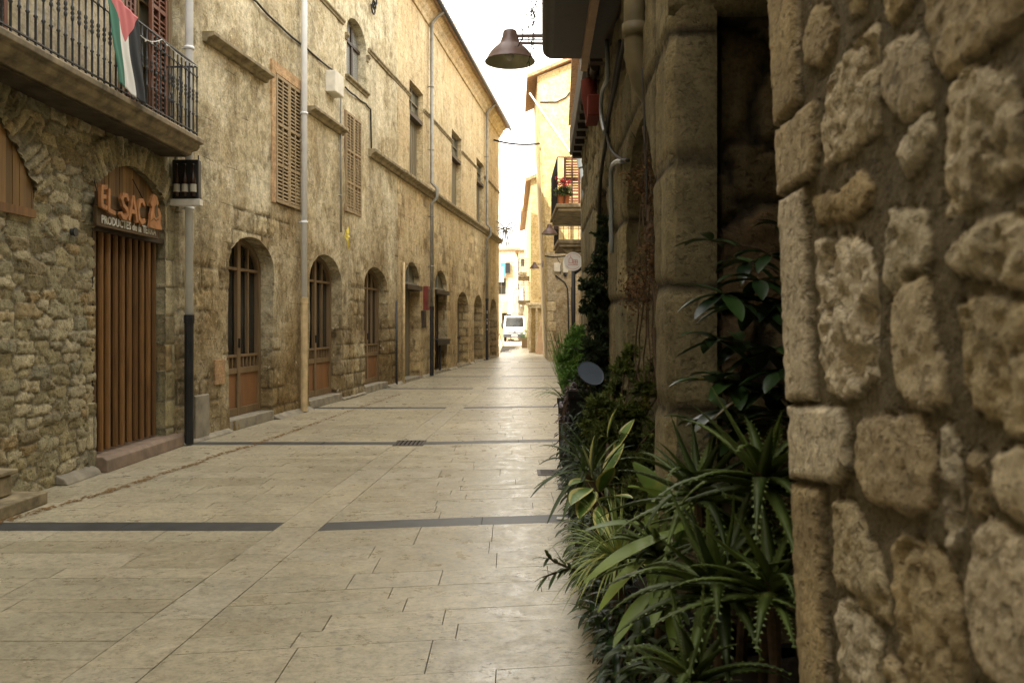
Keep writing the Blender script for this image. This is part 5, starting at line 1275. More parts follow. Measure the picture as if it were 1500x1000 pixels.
# overhead cables & wire bow decoration
def cable(name, label, a, b_, sag, r=.012, cat='cable'):
    a = Vector(a); b_ = Vector(b_); m = MB(); m.tube([a.lerp(b_, t / 12) - Vector((0, 0, sag * 4 * (t / 12) * (1 - t / 12))) for t in range(13)], r, 6); return tag(m.build(name, M['cable'], smooth=True), label, cat)
cable('overhead_cable', 'black cable spanning from the hall to the yellow house across the sky', (-.95, 39.5, 10.1), (1.15, 35.95, 9.15), .12, .045)
bf = empty('wire_bow_light', 'wire bow shaped festive light hanging from a thin cable over the street', 'festive light', P(740, 335, 40))
m = MB()
def loop(pts, r=.032):
    q = [Vector((a, 0, b_)) for a, b_ in pts]; m.tube(q, r, 5, cap=False)
for s_ in (-1, 1):
    loop([(s_ * x, z) for x, z in ((.03, .0), (.2, .22), (.42, .36), (.52, .26), (.42, .08), (.2, .02), (.03, 0))]); loop([(s_ * x, z) for x, z in ((.03, -.03), (.2, -.03), (.36, -.1), (.3, -.22), (.12, -.16), (.03, -.03))])
    loop([(s_ * .03, -.03), (s_ * .09, -.3), (s_ * .16, -.75)])
loop([(.0, -.05), (.02, -.4), (.08, -.85)]); loop([(.07 * math.cos(t), .07 * math.sin(t)) for t in [k * PI / 5 for k in range(11)]])
m.build('wire_shape', M['zinc'], bf); m = MB(); m.tube([(-1.2, 0, .75), (-.3, 0, .6), (0, 0, .58), (1.3, -1.0, .8)], .006, 4); m.tube([(0, 0, .05), (0, 0, .58)], .004, 4); m.build('hanging_wire', M['zinc'], bf)

# ================================================================== VAN
v = empty('white_van', 'white cab truck parked facing the camera at the far end of the street', 'van', (.22, 74, 0), 0)
prof = [(0, .38), (-.06, .5), (-.06, .78), (.0, 1.05), (.35, 1.22), (.95, 2.12), (1.15, 2.22), (2.2, 2.25), (2.25, .42)]   # (y,z)
def loft(prof, hw, tap):
    m = MB(); n = len(prof); vs = []
    for sx in (-1, 1):
        for (y, z) in prof: vs.append((sx * (hw - tap * max(0, z - 1.2)), y, z))
    fs = [tuple(range(n)), tuple(range(2 * n - 1, n - 1, -1))] + [(i, n + i, n + (i + 1) % n, (i + 1) % n) for i in range(n)]
    m.add(vs, fs); return m
body = loft(prof, .96, .1).build('body', M['white'], v, bevel=.05)
m = MB(); m.add([(-.80, .37, 1.26), (.80, .37, 1.26), (.74, .925, 2.08), (-.74, .925, 2.08), (-.80, .36, 1.29), (.80, .36, 1.29), (.74, .905, 2.10), (-.74, .905, 2.10)], [(4, 5, 6, 7), (0, 4, 7, 3), (1, 2, 6, 5), (3, 7, 6, 2), (0, 1, 5, 4)]); m.build('windshield', M['glass'], v)
for s_ in (-1, 1):
    m = MB(); x = s_ * .965; m.add([(s_ * .96, .55, 1.27), (s_ * .96, 1.5, 1.27), (s_ * .885, 1.5, 2.05), (s_ * .885, 1.0, 2.05)], [(0, 1, 2, 3)]); 
    for i_ in range(4): m.v[i_] = (m.v[i_][0] + s_ * .012, m.v[i_][1], m.v[i_][2])
    sw = m.build('side_window', M['glass'], v)
    m = MB(); m.box(s_ * .88 - .09, s_ * .88 + .07, -.03, .06, .93, 1.13); hl = m.build('headlight', M['headlight'], v, bevel=.03)
    m = MB(); m.box(s_ * .88 - .08, s_ * .88 + .06, -.045, -.031, .93, .98); m.build('indicator', M['orange_lens'], hl)
    m = MB(); m.box(s_ * 1.1 - .08, s_ * 1.1 + .08, .5, .58, 1.25, 1.62); m.beam((s_ * .95, .56, 1.4), (s_ * 1.05, .55, 1.42), .04, .04); m.build('wing_mirror', M['bumper'], v, bevel=.02)
    for yy in (.75, 4.2):
        m = MB(); m.lathe([(.2, -.11), (.33, -.11), (.37, -.07), (.37, .07), (.33, .11), (.2, .11)], n=20); w_ = m.build('wheel', M['tyre'], v, smooth=True); w_.rotation_euler = (0, PI / 2, 0); w_.location = (s_ * .82, yy, .37)
        m = MB(); m.lathe([(0, -.09 * 1), (.2, -.08), (.2, .08), (0, .09)], n=16); m.build('rim', M['zinc'], w_)
m = MB(); m.box(-.98, .98, -.14, .1, .36, .66); bp_ = m.build('bumper', M['bumper'], v, bevel=.04)
m = MB(); m.box(-.26, .26, -.155, -.142, .44, .56); m.build('number_plate', M['offwhite'], bp_)
m = MB(); m.box(-.6, .6, -.075, -.04, .70, .78); m.box(-.14, .14, -.085, -.05, .80, .86); m.build('grille', M['bumper'], v)
m = MB(); m.add([(0, -.085, .82), (.07, -.085, .9), (0, -.085, .98), (-.07, -.085, .9), (0, -.06, .82), (.07, -.06, .9), (0, -.06, .98), (-.07, -.06, .9)], [(0, 1, 2, 3), (0, 4, 5, 1), (1, 5, 6, 2), (2, 6, 7, 3), (3, 7, 4, 0)]); m.build('emblem', M['zinc'], v)
m = MB(); m.beam((-.35, .30, 1.27), (.1, .42, 1.42), .02, .02); m.beam((.3, .30, 1.27), (.7, .42, 1.42), .02, .02); m.build('wiper', M['black'], v)
m = MB(); m.box(-.98, .98, 2.35, 5.4, .78, .9); m.box(-.98, .98, 2.3, 2.36, .9, 1.9); m.box(-.98, -.93, 2.36, 5.4, .9, 1.25); m.box(.93, .98, 2.36, 5.4, .9, 1.25); m.box(-.4, .4, 2.2, 5.2, .5, .77); m.build('flatbed', M['bumper'], v)
sp2 = MB(); 
def stick(): pass
ch = empty('cafe_board', 'small dark folding board leaning by the hall corner left of the van', 'board', (-.95, 58, 0))
m = MB(); m.beam((-.15, 0, 0), (.1, 0, .9), .35, .03, (1, 0, 0)); m.beam((.35, 0, 0), (.1, 0, .9), .35, .03, (1, 0, 0)); m.build('panel', M['wood_dark'], ch)

# ================================================================== PLANTS (right side)
def pot_box(name, label, x0, x1, y0, y1, h, mat=None, grp='dark planters along the arcade'):
    e = empty(name, label, 'planter', ((x0 + x1) / 2, (y0 + y1) / 2, 0), 0, grp); a = (x1 - x0) / 2; b = (y1 - y0) / 2
    m = MB(); t = .02
    k = .93
    m.add([(sx * a * kk, sy * b * kk, z) for (z, kk) in ((0, k), (h, 1.)) for sx, sy in ((-1, -1), (1, -1), (1, 1), (-1, 1))], [(3, 2, 1, 0), (0, 1, 5, 4), (1, 2, 6, 5), (2, 3, 7, 6), (3, 0, 4, 7)])
    m.box(-a - .012, a + .012, -b - .012, -b + .03, h - .06, h + .006); m.box(-a - .012, a + .012, b - .03, b + .012, h - .06, h + .006); m.box(-a - .012, -a + .03, -b + .03, b - .03, h - .06, h + .006); m.box(a - .03, a + .012, -b + .03, b - .03, h - .06, h + .006)
    m.build('box', mat or M['darkpot'], e)
    m = MB(); n = 8
    vs = [(-a + .02 + (2 * a - .04) * i / n, -b + .02 + (2 * b - .04) * j / n, h - .03 + .02 * random.random()) for j in range(n + 1) for i in range(n + 1)]
    m.add(vs, [(j * (n + 1) + i, j * (n + 1) + i + 1, (j + 1) * (n + 1) + i + 1, (j + 1) * (n + 1) + i) for j in range(n) for i in range(n)]); m.build('soil', M['soil'], e)
    return e
def plant(name, label, loc, group=None, cat='plant'): return empty(name, label, cat, loc, 0, group)
pot_box('planter', 'dark planter box under the aloes, nearest the camera', .50, .98, 1.95, 2.75, .56)
pot_box('planter', 'dark planter box under the striped spider plant', .48, .66, 2.85, 3.75, .52)
pot_box('planter', 'dark planter box under the variegated leaves and feathery bush', .47, .68, 3.95, 5.1, .5)
pot_box('planter', 'dark planter box at the foot of the slender conifer', .44, .78, 5.7, 6.6, .5)
pot_box('planter', 'tall dark planter pedestal behind the grey disc', .52, .82, 7.7, 8.25, .98)
pot_box('planter', 'dark planter box farthest along the wall, under the bright green bush', .55, .9, 8.9, 10.2, .7)
tap = lambda t: (1 - t ** 1.5) * .5 * min(1, .6 + t * 3)
oval = lambda t: max(.03, math.sin(PI * min(1, t * .93 + .05)) ** .8 * .5)
narrow = lambda t: max(.02, math.sin(PI * min(1, t * .9 + .08)) ** .6 * .5)

def aloe(label, c, n, L, base_z, seed, W=.042, bias=(-.25, -.35)):
    rb = random.Random(seed); p = plant('aloe', label, (c.x, c.y, base_z), 'spiny aloes in the near planter')
    o = Vector((c.x, c.y, base_z)); top = c - o
    m = MB(); m.tube([(0, 0, 0), (top.x + .01, top.y, top.z * .5), tuple(top)], [.018, .016, .02], 8); m.build('stem', M['bark'], p)
    m = MB()
    for i in range(n):
        a = i * 2.4 + rb.uniform(-.3, .3); f = i / n
        el = -.05 + 1.2 * f + rb.uniform(-.25, .25)
        d = Vector((math.cos(a) * math.cos(el) + bias[0] * (1 - f), math.sin(a) * math.cos(el) + bias[1] * (1 - f), math.sin(el)))
        m.blade(top + Vector((0, 0, -.05 + .06 * f)) + Vector((d.x, d.y, 0)) * .012, d, L * rb.uniform(.8, 1.25) * (1 - .35 * f), W * rb.uniform(.8, 1.15), droop=rb.uniform(1.0, 2.3), n=13, cup=.45, thick=.009, teeth=True, shape=tap, curl=rb.uniform(-.2, .5), r=rb.random())
    m.build('rosette', M['aloe'], p, smooth=True)
    return p
aloe('large spiny aloe rosette at the centre of the near planter, in front of the others', P(1050, 850, 2.28), 30, .36, .54, 1, .047)
aloe('spiny aloe rosette beside the stone pier, above the large one', P(1025, 715, 2.6), 26, .33, .54, 2)
aloe('spiny aloe rosette half hidden by the rough pier edge, highest of the aloes', P(1118, 690, 2.35), 24, .36, .54, 3)
aloe('spiny aloe rosette at the bottom edge of the picture', P(1015, 985, 2.08), 22, .26, .54, 4, .036)
aloe('small spiny aloe rosette low beside the rough pier', P(1130, 850, 2.15), 22, .30, .54, 5, .036)
aloe('spiny aloe rosette behind the large one, deep in the planter', P(1085, 770, 2.62), 24, .32, .54, 6)
aloe('spiny aloe rosette beside the big broad leaves, leaning to the street', P(965, 800, 2.85), 18, .26, .5, 7, .036)

def leaf_px(m, b_, t_, W, droop=.35, n=12, shape=oval, r=None, cup=.3, L=1.0):
    a = P(*b_); c = P(*t_); d = c - a; Ln = d.length
    d2 = d.normalized() + Vector((0, 0, droop * .55)); m.blade(a, d2, Ln * 1.04 * L, W, droop=droop, n=n, cup=cup, shape=shape, r=r)
# broad leaved plant
p = plant('broad_leaf_plant', 'plant with long broad pale green leaves leaning over the street between aloes and spider plant', (.46, 2.95, .5))
o0 = p.location.copy()
m = MB()
for b_, t_, W in [((1000, 775, 2.8), (872, 872, 2.7), .085), ((985, 760, 2.9), (925, 690, 3.1), .10), ((990, 790, 2.8), (1040, 700, 2.9), .06), ((960, 800, 2.9), (890, 905, 2.8), .06), ((985, 800, 2.85), (960, 930, 2.6), .07),
                  ((960, 770, 3.0), (860, 790, 3.0), .07), ((1000, 800, 2.8), (1060, 760, 2.6), .07), ((985, 740, 2.95), (920, 728, 2.8), .09), ((950, 850, 2.9), (960, 700, 3.1), .05), ((960, 860, 2.8), (905, 960, 2.6), .05), ((985, 860, 2.8), (985, 960, 2.6), .05)]:
    leaf_px(m, b_, t_, W, droop=.5)
m.v = [tuple(Vector(v) - o0) for v in m.v]; m.build('leaves', M['canna'], p, smooth=True)
m = MB()
for q in ((1000, 775, 2.8), (985, 760, 2.9), (960, 800, 2.9), (985, 800, 2.85)): m.tube([(0 + random.uniform(-.03, .03), 0, 0), tuple(P(*q) - o0)], .008, 6)
m.build('stem', M['bright'], p)
# spider plant
p = plant('spider_plant', 'striped spider plant arching over the street edge of the planter', (.42, 3.35, .52)); rb = random.Random(11)
m = MB(); c = Vector((.0, 0, .14))
for i in range(120):
    a = rb.uniform(0, 6.28); el = rb.uniform(.1, 1.35); d = Vector((math.cos(a) * math.cos(el) - .35, math.sin(a) * math.cos(el) - .25, math.sin(el)))
    m.blade(c, d, rb.uniform(.18, .38), rb.uniform(.008, .013), droop=rb.uniform(1.6, 3.2), n=12, cup=.6, shape=lambda t: (1 - t ** 2) * .5, r=rb.random())
m.build('leaves', M['spider'], p, smooth=True); m = MB(); m.tube([(0, 0, -.02), (0, 0, .14)], [.03, .015], 8); m.build('stem', M['bark'], p)
# strap leaves
p = plant('strap_leaf_plant', 'dark plant with long drooping strap leaves reaching left over the paving', (.45, 4.2, .5)); m = MB(); o0 = p.location.copy()
for b_, t_ in [((850, 685, 4.1), (787, 752, 3.9)), ((850, 680, 4.1), (792, 700, 3.9)), ((855, 690, 4.1), (812, 795, 3.8)), ((855, 690, 4.1), (830, 790, 3.8)), ((850, 675, 4.1), (815, 648, 4.0)), ((855, 690, 4.0), (790, 735, 3.9)), ((870, 690, 4.1), (880, 640, 4.1)), ((860, 690, 4.0), (845, 760, 3.9)), ((870, 695, 4.0), (905, 770, 3.8)), ((850, 672, 4.1), (790, 668, 4.2)), ((860, 690, 4.0), (820, 720, 3.7))]:
    leaf_px(m, b_, t_, .022, droop=.9, shape=narrow, cup=.5, n=12)
for i in range(30):
    a = random.uniform(0, 6.28); m.blade(P(865, 700, 4.1) + Vector((random.uniform(-.03, .05), 0, random.uniform(-.1, .05))), Vector((math.cos(a), math.sin(a), random.uniform(.4, 1.6))), random.uniform(.15, .32), .016, droop=1.6, n=8, shape=narrow)
m.v = [tuple(Vector(v) - o0) for v in m.v]; m.build('leaves', M['grassy'], p, smooth=True); m = MB(); m.tube([(0, 0, -.02), tuple(P(860, 690, 4.1) - o0)], .02, 8); m.build('stem', M['bark'], p)
# variegated
p = plant('variegated_plant', 'plant with rounded green leaves edged in cream behind the strap leaves', (.48, 4.0, .5)); o0 = p.location.copy(); m = MB()
def vleaf(b_, t_, W, dr=.4):
    n0 = len(m.v); leaf_px(m, b_, t_, W, droop=dr, r=.2)
    for k in range(n0, len(m.v)): m.r[k] = .15 if (k - n0) % 3 == 1 else .95
for b_, t_, W in [((868, 700, 4.0), (872, 640, 4.0), .10), ((865, 715, 3.9), (838, 745, 3.7), .09), ((868, 705, 4.0), (835, 715, 3.9), .08), ((870, 720, 3.9), (850, 765, 3.7), .09), ((875, 735, 3.8), (925, 738, 3.6), .085), ((868, 700, 4.0), (850, 655, 4.0), .07), ((880, 720, 3.9), (900, 690, 3.8), .09), ((880, 740, 3.8), (880, 790, 3.6), .07), ((885, 700, 4.1), (915, 655, 4.2), .08), ((900, 660, 4.3), (930, 620, 4.4), .07), ((890, 640, 4.3), (905, 600, 4.3), .07)]: vleaf(b_, t_, W)
m.v = [tuple(Vector(v) - o0) for v in m.v]; m.build('leaves', M['varieg'], p, smooth=True); m = MB(); m.tube([(0, 0, -.02), tuple(P(868, 705, 4.0) - o0)], .012, 8); m.tube([(0, 0, -.02), tuple(P(890, 650, 4.3) - o0)], .01, 8); m.build('stem', M['bark'], p)
# oleander like sprig
p = plant('leafy_sprig', 'thin sprig with narrow pointed leaves sticking out over the paving below the strap leaves', (.44, 3.45, .5)); o0 = p.location.copy(); m = MB(); s_ = MB(); rb = random.Random(2)
path = [P(885, 850, 3.4), P(860, 838, 3.35), P(835, 832, 3.3), P(812, 822, 3.25), P(800, 812, 3.2)]
path2 = [P(835, 832, 3.3), P(815, 838, 3.2), P(795, 845, 3.15)]
for pt in (path, path2):
    s_.tube([tuple(v - o0) for v in pt], [.005] * (len(pt) - 1) + [.002], 5)
    for i in range(len(pt) - 1):
        for k in range(5):
            q = pt[i].lerp(pt[i + 1], k / 5); dd = (pt[i + 1] - pt[i]).normalized()
            if i == 0 and pt is path and k < 3: continue
            m.blade(q, dd + Vector((rb.uniform(-.3, .3), rb.uniform(-1, 1), rb.uniform(-1.2, 1.0))), rb.uniform(.05, .085), .014, droop=.9, n=5, shape=narrow)
s_.tube([(0, 0, -.03), tuple(path[0] - o0)], .005, 6); s_.build('stem', M['bark'], p)
m.v = [tuple(Vector(v) - o0) for v in m.v]; m.build('leaves', M['grassy'], p, smooth=True)
# schefflera
p = plant('umbrella_tree', 'tall dark glossy umbrella plant standing in the first arch against the inner wall', (.92, 2.72, .54)); o0 = p.location.copy(); m = MB(); s_ = MB(); rb = random.Random(6)
cl = [(1042, 352, 2.6, 6, .8), (1095, 385, 2.8, 7, 1), (1128, 372, 2.7, 6, .9), (1060, 430, 2.6, 8, 1.15), (1105, 450, 2.65, 8, 1.2), (1140, 440, 2.6, 8, 1.1), (1085, 500, 2.7, 8, 1.1), (1050, 498, 2.6, 7, 1.0), (1125, 515, 2.6, 8, 1.2), (1080, 560, 2.6, 8, 1.2), (1045, 560, 2.6, 6, 1.), (1115, 575, 2.6, 8, 1.2), (1140, 330, 2.8, 5, .7), (1150, 540, 2.5, 8, 1.1), (1060, 600, 2.7, 8, 1.1), (1100, 620, 2.7, 8, 1.2), (1030, 620, 2.8, 6, .9), (1140, 610, 2.6, 8, 1.2), (1110, 410, 2.6, 7, 1)]
for (px, py, Y, n, sc_) in cl:
    c = P(px, py, Y); base = Vector((.92 + rb.uniform(-.03, .03), 2.72, c.z - .1))
    s_.tube([tuple(base - o0), tuple((base + c) / 2 + Vector((0, 0, .03)) - o0), tuple(c - o0)], .004, 5)
    for i in range(n):
        a = 6.28 * i / n + rb.uniform(-.2, .2); d = Vector((math.cos(a), math.sin(a) * .9, rb.uniform(-.5, .35)))
        m.blade(c, d, rb.uniform(.11, .16) * sc_, .048 * sc_, droop=rb.uniform(.3, 1.3), n=7, cup=.3, shape=oval, r=rb.random())
s_.tube([(0, 0, -.02), (.01, .0, .5), (-.01, 0, 1.3)], [.018, .014, .008], 8); s_.build('stem', M['bark'], p)
m.v = [tuple(Vector(v) - o0) for v in m.v]; m.build('leaves', M['scheff'], p, smooth=True)

def cloud(m, s_, o0, base, clumps, n, ll, lw, seed, spread=1., up=.3, feather=True):
    rb = random.Random(seed); tot = sum(r_ * r_ for *_x, r_ in clumps)
    for (c, r_) in clumps:
        c = Vector(c); s_.tube([tuple(base + (c - base) * 0 - o0), tuple(base.lerp(c, .5) + Vector((rb.uniform(-.03, .03), 0, .03)) - o0), tuple(c - o0)], [.009, .006, .003], 5)
        k = int(n * r_ * r_ / tot); nb = max(6, k // 22)
        for b_ in range(nb):
            d = Vector((rb.gauss(0, 1), rb.gauss(0, 1), rb.gauss(0, .9) + up)).normalized(); L = r_ * rb.uniform(.55, 1.2)
            st = c + d * r_ * .08; tone = rb.random()
            s_.tube([tuple(st - o0), tuple(c + d * L * .9 - o0)], .0012, 3, cap=False)
            for q in range(22):
                t = rb.uniform(.1, 1) ** .8; pp = c + d * L * t; sd = (d + Vector((rb.gauss(0, .7), rb.gauss(0, .7), rb.gauss(0, .7)))).normalized(); t1 = sd.orthogonal().normalized(); a = rb.uniform(0, 6.28); t1 = (t1 * math.cos(a) + sd.cross(t1) * math.sin(a)) * lw * rb.uniform(.7, 1.3); e_ = sd * ll * rb.uniform(.5, 1.3) * (1.15 - t * .5)
                m.add([pp - t1 - o0, pp + t1 - o0, pp + e_ * .7 + t1 * .8 - o0, pp + e_ - o0, pp + e_ * .6 - t1 * .9 - o0], [(0, 1, 2, 3, 4)], 0, min(1, max(0, tone * .7 + rb.random() * .3)))
def bushy(name, label, loc, cl, n, ll, lw, mat, seed, stem0=None, **k):
    p = plant(name, label, loc); o0 = Vector(loc); m = MB(); s_ = MB()
    cloud(m, s_, o0, Vector(loc) + Vector((0, 0, k.pop('bz', .0))), cl, n, ll, lw, seed, **k)
    m.build('foliage', M[mat], p); s_.build('stem', M['bark'], p); return p
bushy('conifer', 'slender dark conifer climbing in front of the wall below the grey elbow pipe', (.60, 6.2, .5),
      [(P(x, y, Y), r_) for x, y, Y, r_ in [(884, 325, 6.3, .05), (883, 345, 6.3, .08), (890, 372, 6.2, .09), (878, 392, 6.2, .10), (900, 415, 6.2, .10), (866, 425, 6.1, .10), (884, 440, 6.2, .12), (862, 458, 6.1, .09), (905, 462, 6.2, .10), (880, 480, 6.1, .13), (900, 505, 6.1, .12), (868, 515, 6.0, .11), (885, 535, 6.2, .14), (860, 555, 6.1, .10), (905, 560, 6.0, .13), (880, 590, 6.1, .16), (870, 630, 6.2, .16), (895, 660, 6.2, .16)]], 30000, .038, .006, 'conifer', 3, up=.6, bz=.35)
bushy('feathery_bush', 'feathery olive green bush in front of the pale ashlar pier', (.56, 4.5, .5),
      [(P(x, y, Y), r_) for x, y, Y, r_ in [(925, 520, 4.6, .06), (960, 540, 4.6, .06), (975, 560, 4.5, .07), (915, 545, 4.6, .08), (945, 570, 4.5, .08), (900, 575, 4.7, .07), (880, 600, 4.5, .09), (905, 610, 4.5, .10), (935, 605, 4.5, .08), (865, 625, 4.5, .07), (890, 640, 4.4, .11), (925, 650, 4.5, .10), (875, 670, 4.5, .09), (905, 690, 4.4, .12), (945, 690, 4.3, .12), (965, 640, 4.4, .09), (985, 600, 4.3, .05), (925, 740, 4.1, .12), (960, 730, 3.9, .10)]], 30000, .032, .0038, 'juniper', 5, up=.5, bz=.3)
bushy('bright_bush', 'bright green soft bush beyond the conifer, above the dark purple plant', (.72, 9.4, .68),
      [(P(x, y, Y), r_) for x, y, Y, r_ in [(850, 495, 9.4, .14), (838, 515, 9.3, .16), (860, 520, 9.3, .18), (845, 540, 9.2, .16), (828, 530, 9.4, .10), (868, 545, 9.2, .12), (835, 555, 9.1, .12)]], 9000, .05, .007, 'bright', 7, up=.5, bz=.1)
p = plant('reed_grass', 'upright clump of green reed leaves behind the bright bush', (.72, 10.0, .68)); m = MB(); rb = random.Random(3)
for i in range(110):
    a = rb.uniform(0, 6.28); m.blade((rb.uniform(-.12, .12), rb.uniform(-.15, .15), 0), Vector((math.cos(a) * .3 - .08, math.sin(a) * .3, 1)), rb.uniform(.5, .95), .016, droop=rb.uniform(.2, 1.1), n=8, shape=narrow, r=rb.random())
for i in range(40):
    a = rb.uniform(0, 6.28); m.blade((rb.uniform(-.12, .0), rb.uniform(-.3, .0), -.0), Vector((math.cos(a) * .8 - .5, math.sin(a) * .5 - .3, 1)), rb.uniform(.35, .55), .02, droop=2.2, n=8, shape=narrow, r=rb.random())
m.build('leaves', M['bright'], p, smooth=True)
p = plant('purple_plant', 'dark purple trailing plant spilling over the street side of the tall planter', (.56, 8.0, .98)); m = MB(); rb = random.Random(4)
for i in range(170):
    t = rb.random(); c = Vector((-.02 - .13 * math.sin(PI * t) * rb.random() + rb.uniform(0, .1), rb.uniform(-.25, .2), .04 - t * .62)); a = rb.uniform(0, 6.28)
    m.blade(c, Vector((math.cos(a) - .4, math.sin(a) - .3, rb.uniform(-.4, .7))), rb.uniform(.06, .13), .022, droop=1.6, n=6, shape=narrow, r=rb.random())
m.build('leaves', M['purple'], p, smooth=True); m = MB()
for k in range(5): m.tube([(.05, -.2 + k * .08, -.02), (-.04, -.2 + k * .08, .03), (-.08, -.2 + k * .08, -.25), (-.06, -.2 + k * .08, -.5)], .006, 5)
m.build('stem', M['bark'], p)
# grey disc
p = empty('grey_disc', 'tilted pale grey disc among the foliage in front of the conifer', 'dish', P(865, 547, 5.6)); m = MB(); m.lathe([(0, -.004), (.088, -.004), (.094, .0), (.094, .008), (.085, .004), (0, .003)], n=28); d_ = m.build('plate', M['plate'], p, smooth=False); d_.rotation_euler = (R(50), R(14), R(15))
m = MB(); m.tube([(0, .02, 0), (.02, .02, -.6)], .006, 6); m.build('stake', M['iron'], p)
# dry creeper inside the second arch
p = plant('dried_creeper', 'brown dried creeper hanging down the pier at the second arch', (.66, 3.75, .0), cat='creeper'); m = MB(); s_ = MB(); rb = random.Random(12); o0 = p.location.copy()
for k in range(9):
    x = 945 + rb.uniform(-10, 18); pts_ = []
    for i in range(12):
        y = 185 + i * 34; x += rb.uniform(-7, 7); x = min(973, max(930, x)); pts_.append(P(x, y, 3.75 + (965 - x) * .012 + rb.uniform(-.02, .02)) - o0)
    s_.tube([tuple(v) for v in pts_], .004, 5)
s_.tube([(0.02, 0, 0), (.02, .0, .8), tuple(P(958, 480, 3.8) - o0)], .008, 6)
for (x, y, Y, r_) in [(945, 262, 4.0, .06), (930, 268, 4.2, .06), (955, 290, 3.8, .05), (960, 330, 3.8, .045), (950, 360, 3.9, .05), (935, 395, 4.0, .06), (945, 420, 3.9, .07), (930, 440, 4.0, .06), (960, 400, 3.8, .04), (962, 370, 3.8, .04), (925, 420, 4.2, .05), (955, 240, 3.9, .04)]:
    c = P(x, y, Y)
    for i in range(110):
        d = Vector((rb.gauss(0, .5), rb.gauss(0, .5), rb.gauss(0, .7))) * r_; a = Vector((rb.gauss(0, 1), rb.gauss(0, 1), rb.gauss(0, 1))).normalized() * .014; b_ = a.orthogonal().normalized() * .004
        q = c + d - o0; m.add([q - a, q + b_, q + a, q - b_], [(0, 1, 2, 3)], 0, rb.random())
m.build('leaves', M['dry'], p); s_.build('stem', M['bark'], p)
# hanging sprigs above the dark balcony edge
p = plant('hanging_vine', 'thin bare vine trailing off the outer edge of the near balcony against the sky', (-.02, 5.9, 3.76), cat='creeper'); m = MB(); s_ = MB(); rb = random.Random(8)
for k in range(5):
    y = rb.uniform(-.6, .35); pts_ = [Vector((.28, y, .0)), Vector((.2, y, .03))]; q = Vector((.19, y, .02))
    for i in range(8): q = q + Vector((rb.uniform(-.035, .018), rb.uniform(-.03, .03), -rb.uniform(.02, .07) if k != 2 else rb.uniform(-.05, .05))); pts_.append(q.copy())
    s_.tube([tuple(v) for v in pts_], .0035, 5)
    for v in pts_[2:]:
        for z in range(2): m.blade(v, Vector((rb.uniform(-1, .6), rb.uniform(-1, 1), rb.uniform(-.8, .6))), rb.uniform(.03, .06), .008, droop=.8, n=4, shape=narrow)
m.build('leaves', M['grassy'], p); s_.build('stem', M['bark'], p)
for o in (p,): pass

# dark trailing foliage in front of the planters
for nm, lb, x0, y0, y1, zt, n, sd_, mt in (('trailing_plant', 'dark narrow-leaved plant trailing down the planter between the large aloe and the street', .46, 2.1, 3.0, .66, 330, 21, 'grassy'), ('trailing_plant', 'dark trailing plant hanging to the paving below the striped spider plant', .44, 3.0, 3.8, .56, 320, 22, 'scheff'),
        ('trailing_plant', 'mixed dark green trailing plant below the feathery bush', .43, 3.95, 5.1, .60, 420, 23, 'grassy'), ('trailing_plant', 'dark leafy plant filling the gap between the tall pedestal and the conifer', .50, 5.4, 7.4, .85, 620, 24, 'conifer')):
    rb = random.Random(sd_); p = plant(nm, lb, (x0 + .06, (y0 + y1) / 2, .5), 'trailing plants along the planters'); o0 = p.location.copy(); m = MB(); s_ = MB()
    for i in range(n):
        t = rb.random() ** .8; y = rb.uniform(y0, y1); c = Vector((x0 - .07 * math.sin(PI * min(1, t * 1.2)) + rb.uniform(-.02, .16 * (1 - t) + .02), y, zt - t * (zt - .12) + rb.uniform(-.03, .03))); a = rb.uniform(0, 6.28)
        m.blade(c - o0, Vector((math.cos(a) * .7 - .5, math.sin(a), rb.uniform(-.5, .8))), rb.uniform(.07, .17), rb.uniform(.014, .03), droop=1.7, n=6, shape=narrow, r=rb.random() * .7)
    s_.tube([(.02, y0 - o0.y + .05, 0), (.02, y1 - o0.y - .05, 0)], .006, 5)
    for i in range(7):
        y = y0 + (y1 - y0) * (i + .5) / 7; s_.tube([(.02, y - o0.y, 0), (-.07, y - o0.y + .02, .05), (-.11, y - o0.y, -.12), (-.10, y - o0.y + .02, -.35)], .004, 5)
    m.build('leaves', M[mt], p, smooth=True); s_.build('stem', M['bark'], p)

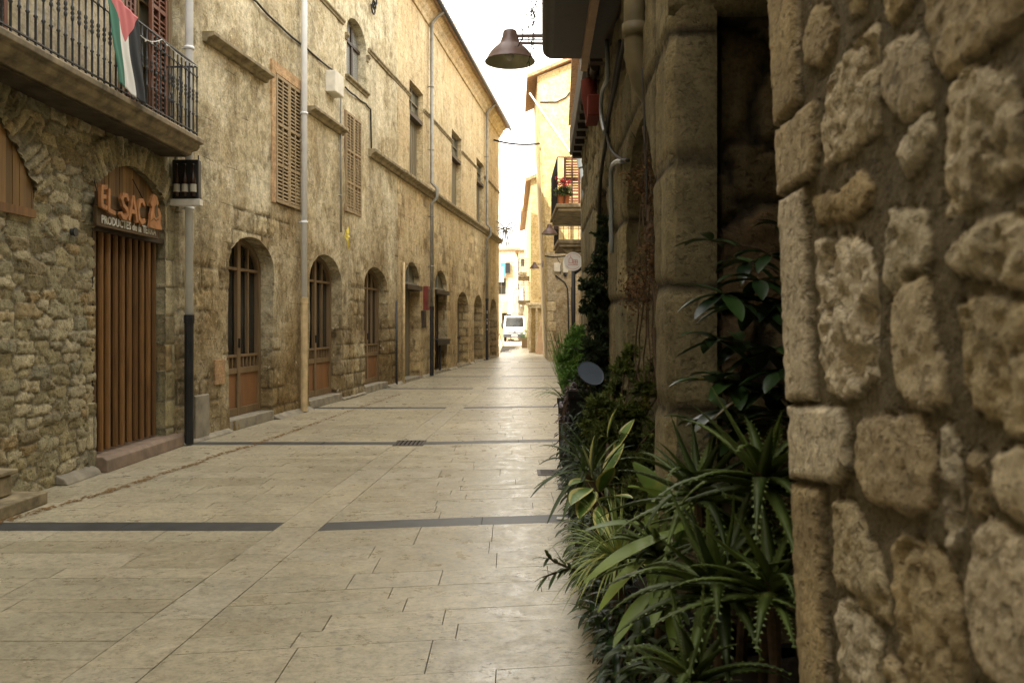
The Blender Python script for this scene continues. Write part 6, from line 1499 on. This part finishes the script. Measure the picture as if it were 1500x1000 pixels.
# ================================================================== CAMERA, LIGHT
cam = bpy.data.cameras.new('camera'); co = bpy.data.objects.new('camera', cam); col.objects.link(co)
co.location = (0, 0, EYE); co.rotation_euler = (PI / 2, 0, 0); cam.sensor_width = 36; cam.lens = 36 * F / 1500; cam.shift_y = -27 / 1500
cam.clip_start = .05; cam.clip_end = 2000
cam.dof.use_dof = True; cam.dof.focus_distance = 10.5; cam.dof.aperture_fstop = 6.3
bpy.context.scene.camera = co
SEL, SAZ = 38, 30      # sun from behind the camera on the left
sun = bpy.data.lights.new('sun', 'SUN'); so = bpy.data.objects.new('sun', sun); col.objects.link(so)
sun.energy = 2.0; sun.angle = R(.5); sun.color = (1, .93, .8)
dv = Vector((-math.sin(R(SAZ)) * math.cos(R(SEL)), -math.cos(R(SAZ)) * math.cos(R(SEL)), math.sin(R(SEL))))
so.rotation_euler = dv.to_track_quat('Z', 'Y').to_euler(); so.location = (0, 0, 30)
w = bpy.data.worlds.new('World'); bpy.context.scene.world = w; w.use_nodes = True; nt = w.node_tree; nt.nodes.clear()
ou = nt.nodes.new('ShaderNodeOutputWorld'); bg = nt.nodes.new('ShaderNodeBackground'); sk = nt.nodes.new('ShaderNodeTexSky'); sk.sky_type = 'NISHITA'; sk.sun_disc = False
sk.sun_elevation = R(SEL); sk.sun_rotation = math.atan2(dv.x, dv.y); sk.dust_density = 4; sk.air_density = 1.2
mx = nt.nodes.new('ShaderNodeMix'); mx.data_type = 'RGBA'; mx.inputs[0].default_value = .8
hs = nt.nodes.new('ShaderNodeTexNoise'); hs.inputs['Scale'].default_value = 1.6; tc = nt.nodes.new('ShaderNodeTexCoord'); nt.links.new(tc.outputs['Generated'], hs.inputs['Vector'])
rp = nt.nodes.new('ShaderNodeValToRGB'); rp.color_ramp.elements[0].color = (8.2, 7.8, 7.0, 1); rp.color_ramp.elements[1].color = (10.8, 10.4, 9.5, 1); rp.color_ramp.elements[0].position = .3; rp.color_ramp.elements[1].position = .7
nt.links.new(hs.outputs[0], rp.inputs[0]); nt.links.new(sk.outputs[0], mx.inputs[6]); nt.links.new(rp.outputs[0], mx.inputs[7]); nt.links.new(mx.outputs[2], bg.inputs[0]); nt.links.new(bg.outputs[0], ou.inputs[0])
bg.inputs[1].default_value = .12
sc = bpy.context.scene; sc.view_settings.view_transform = 'Standard'; sc.view_settings.look = 'None'; sc.view_settings.exposure = 2.05; sc.view_settings.gamma = 1
sc.cycles.max_bounces = 6; sc.cycles.diffuse_bounces = 2
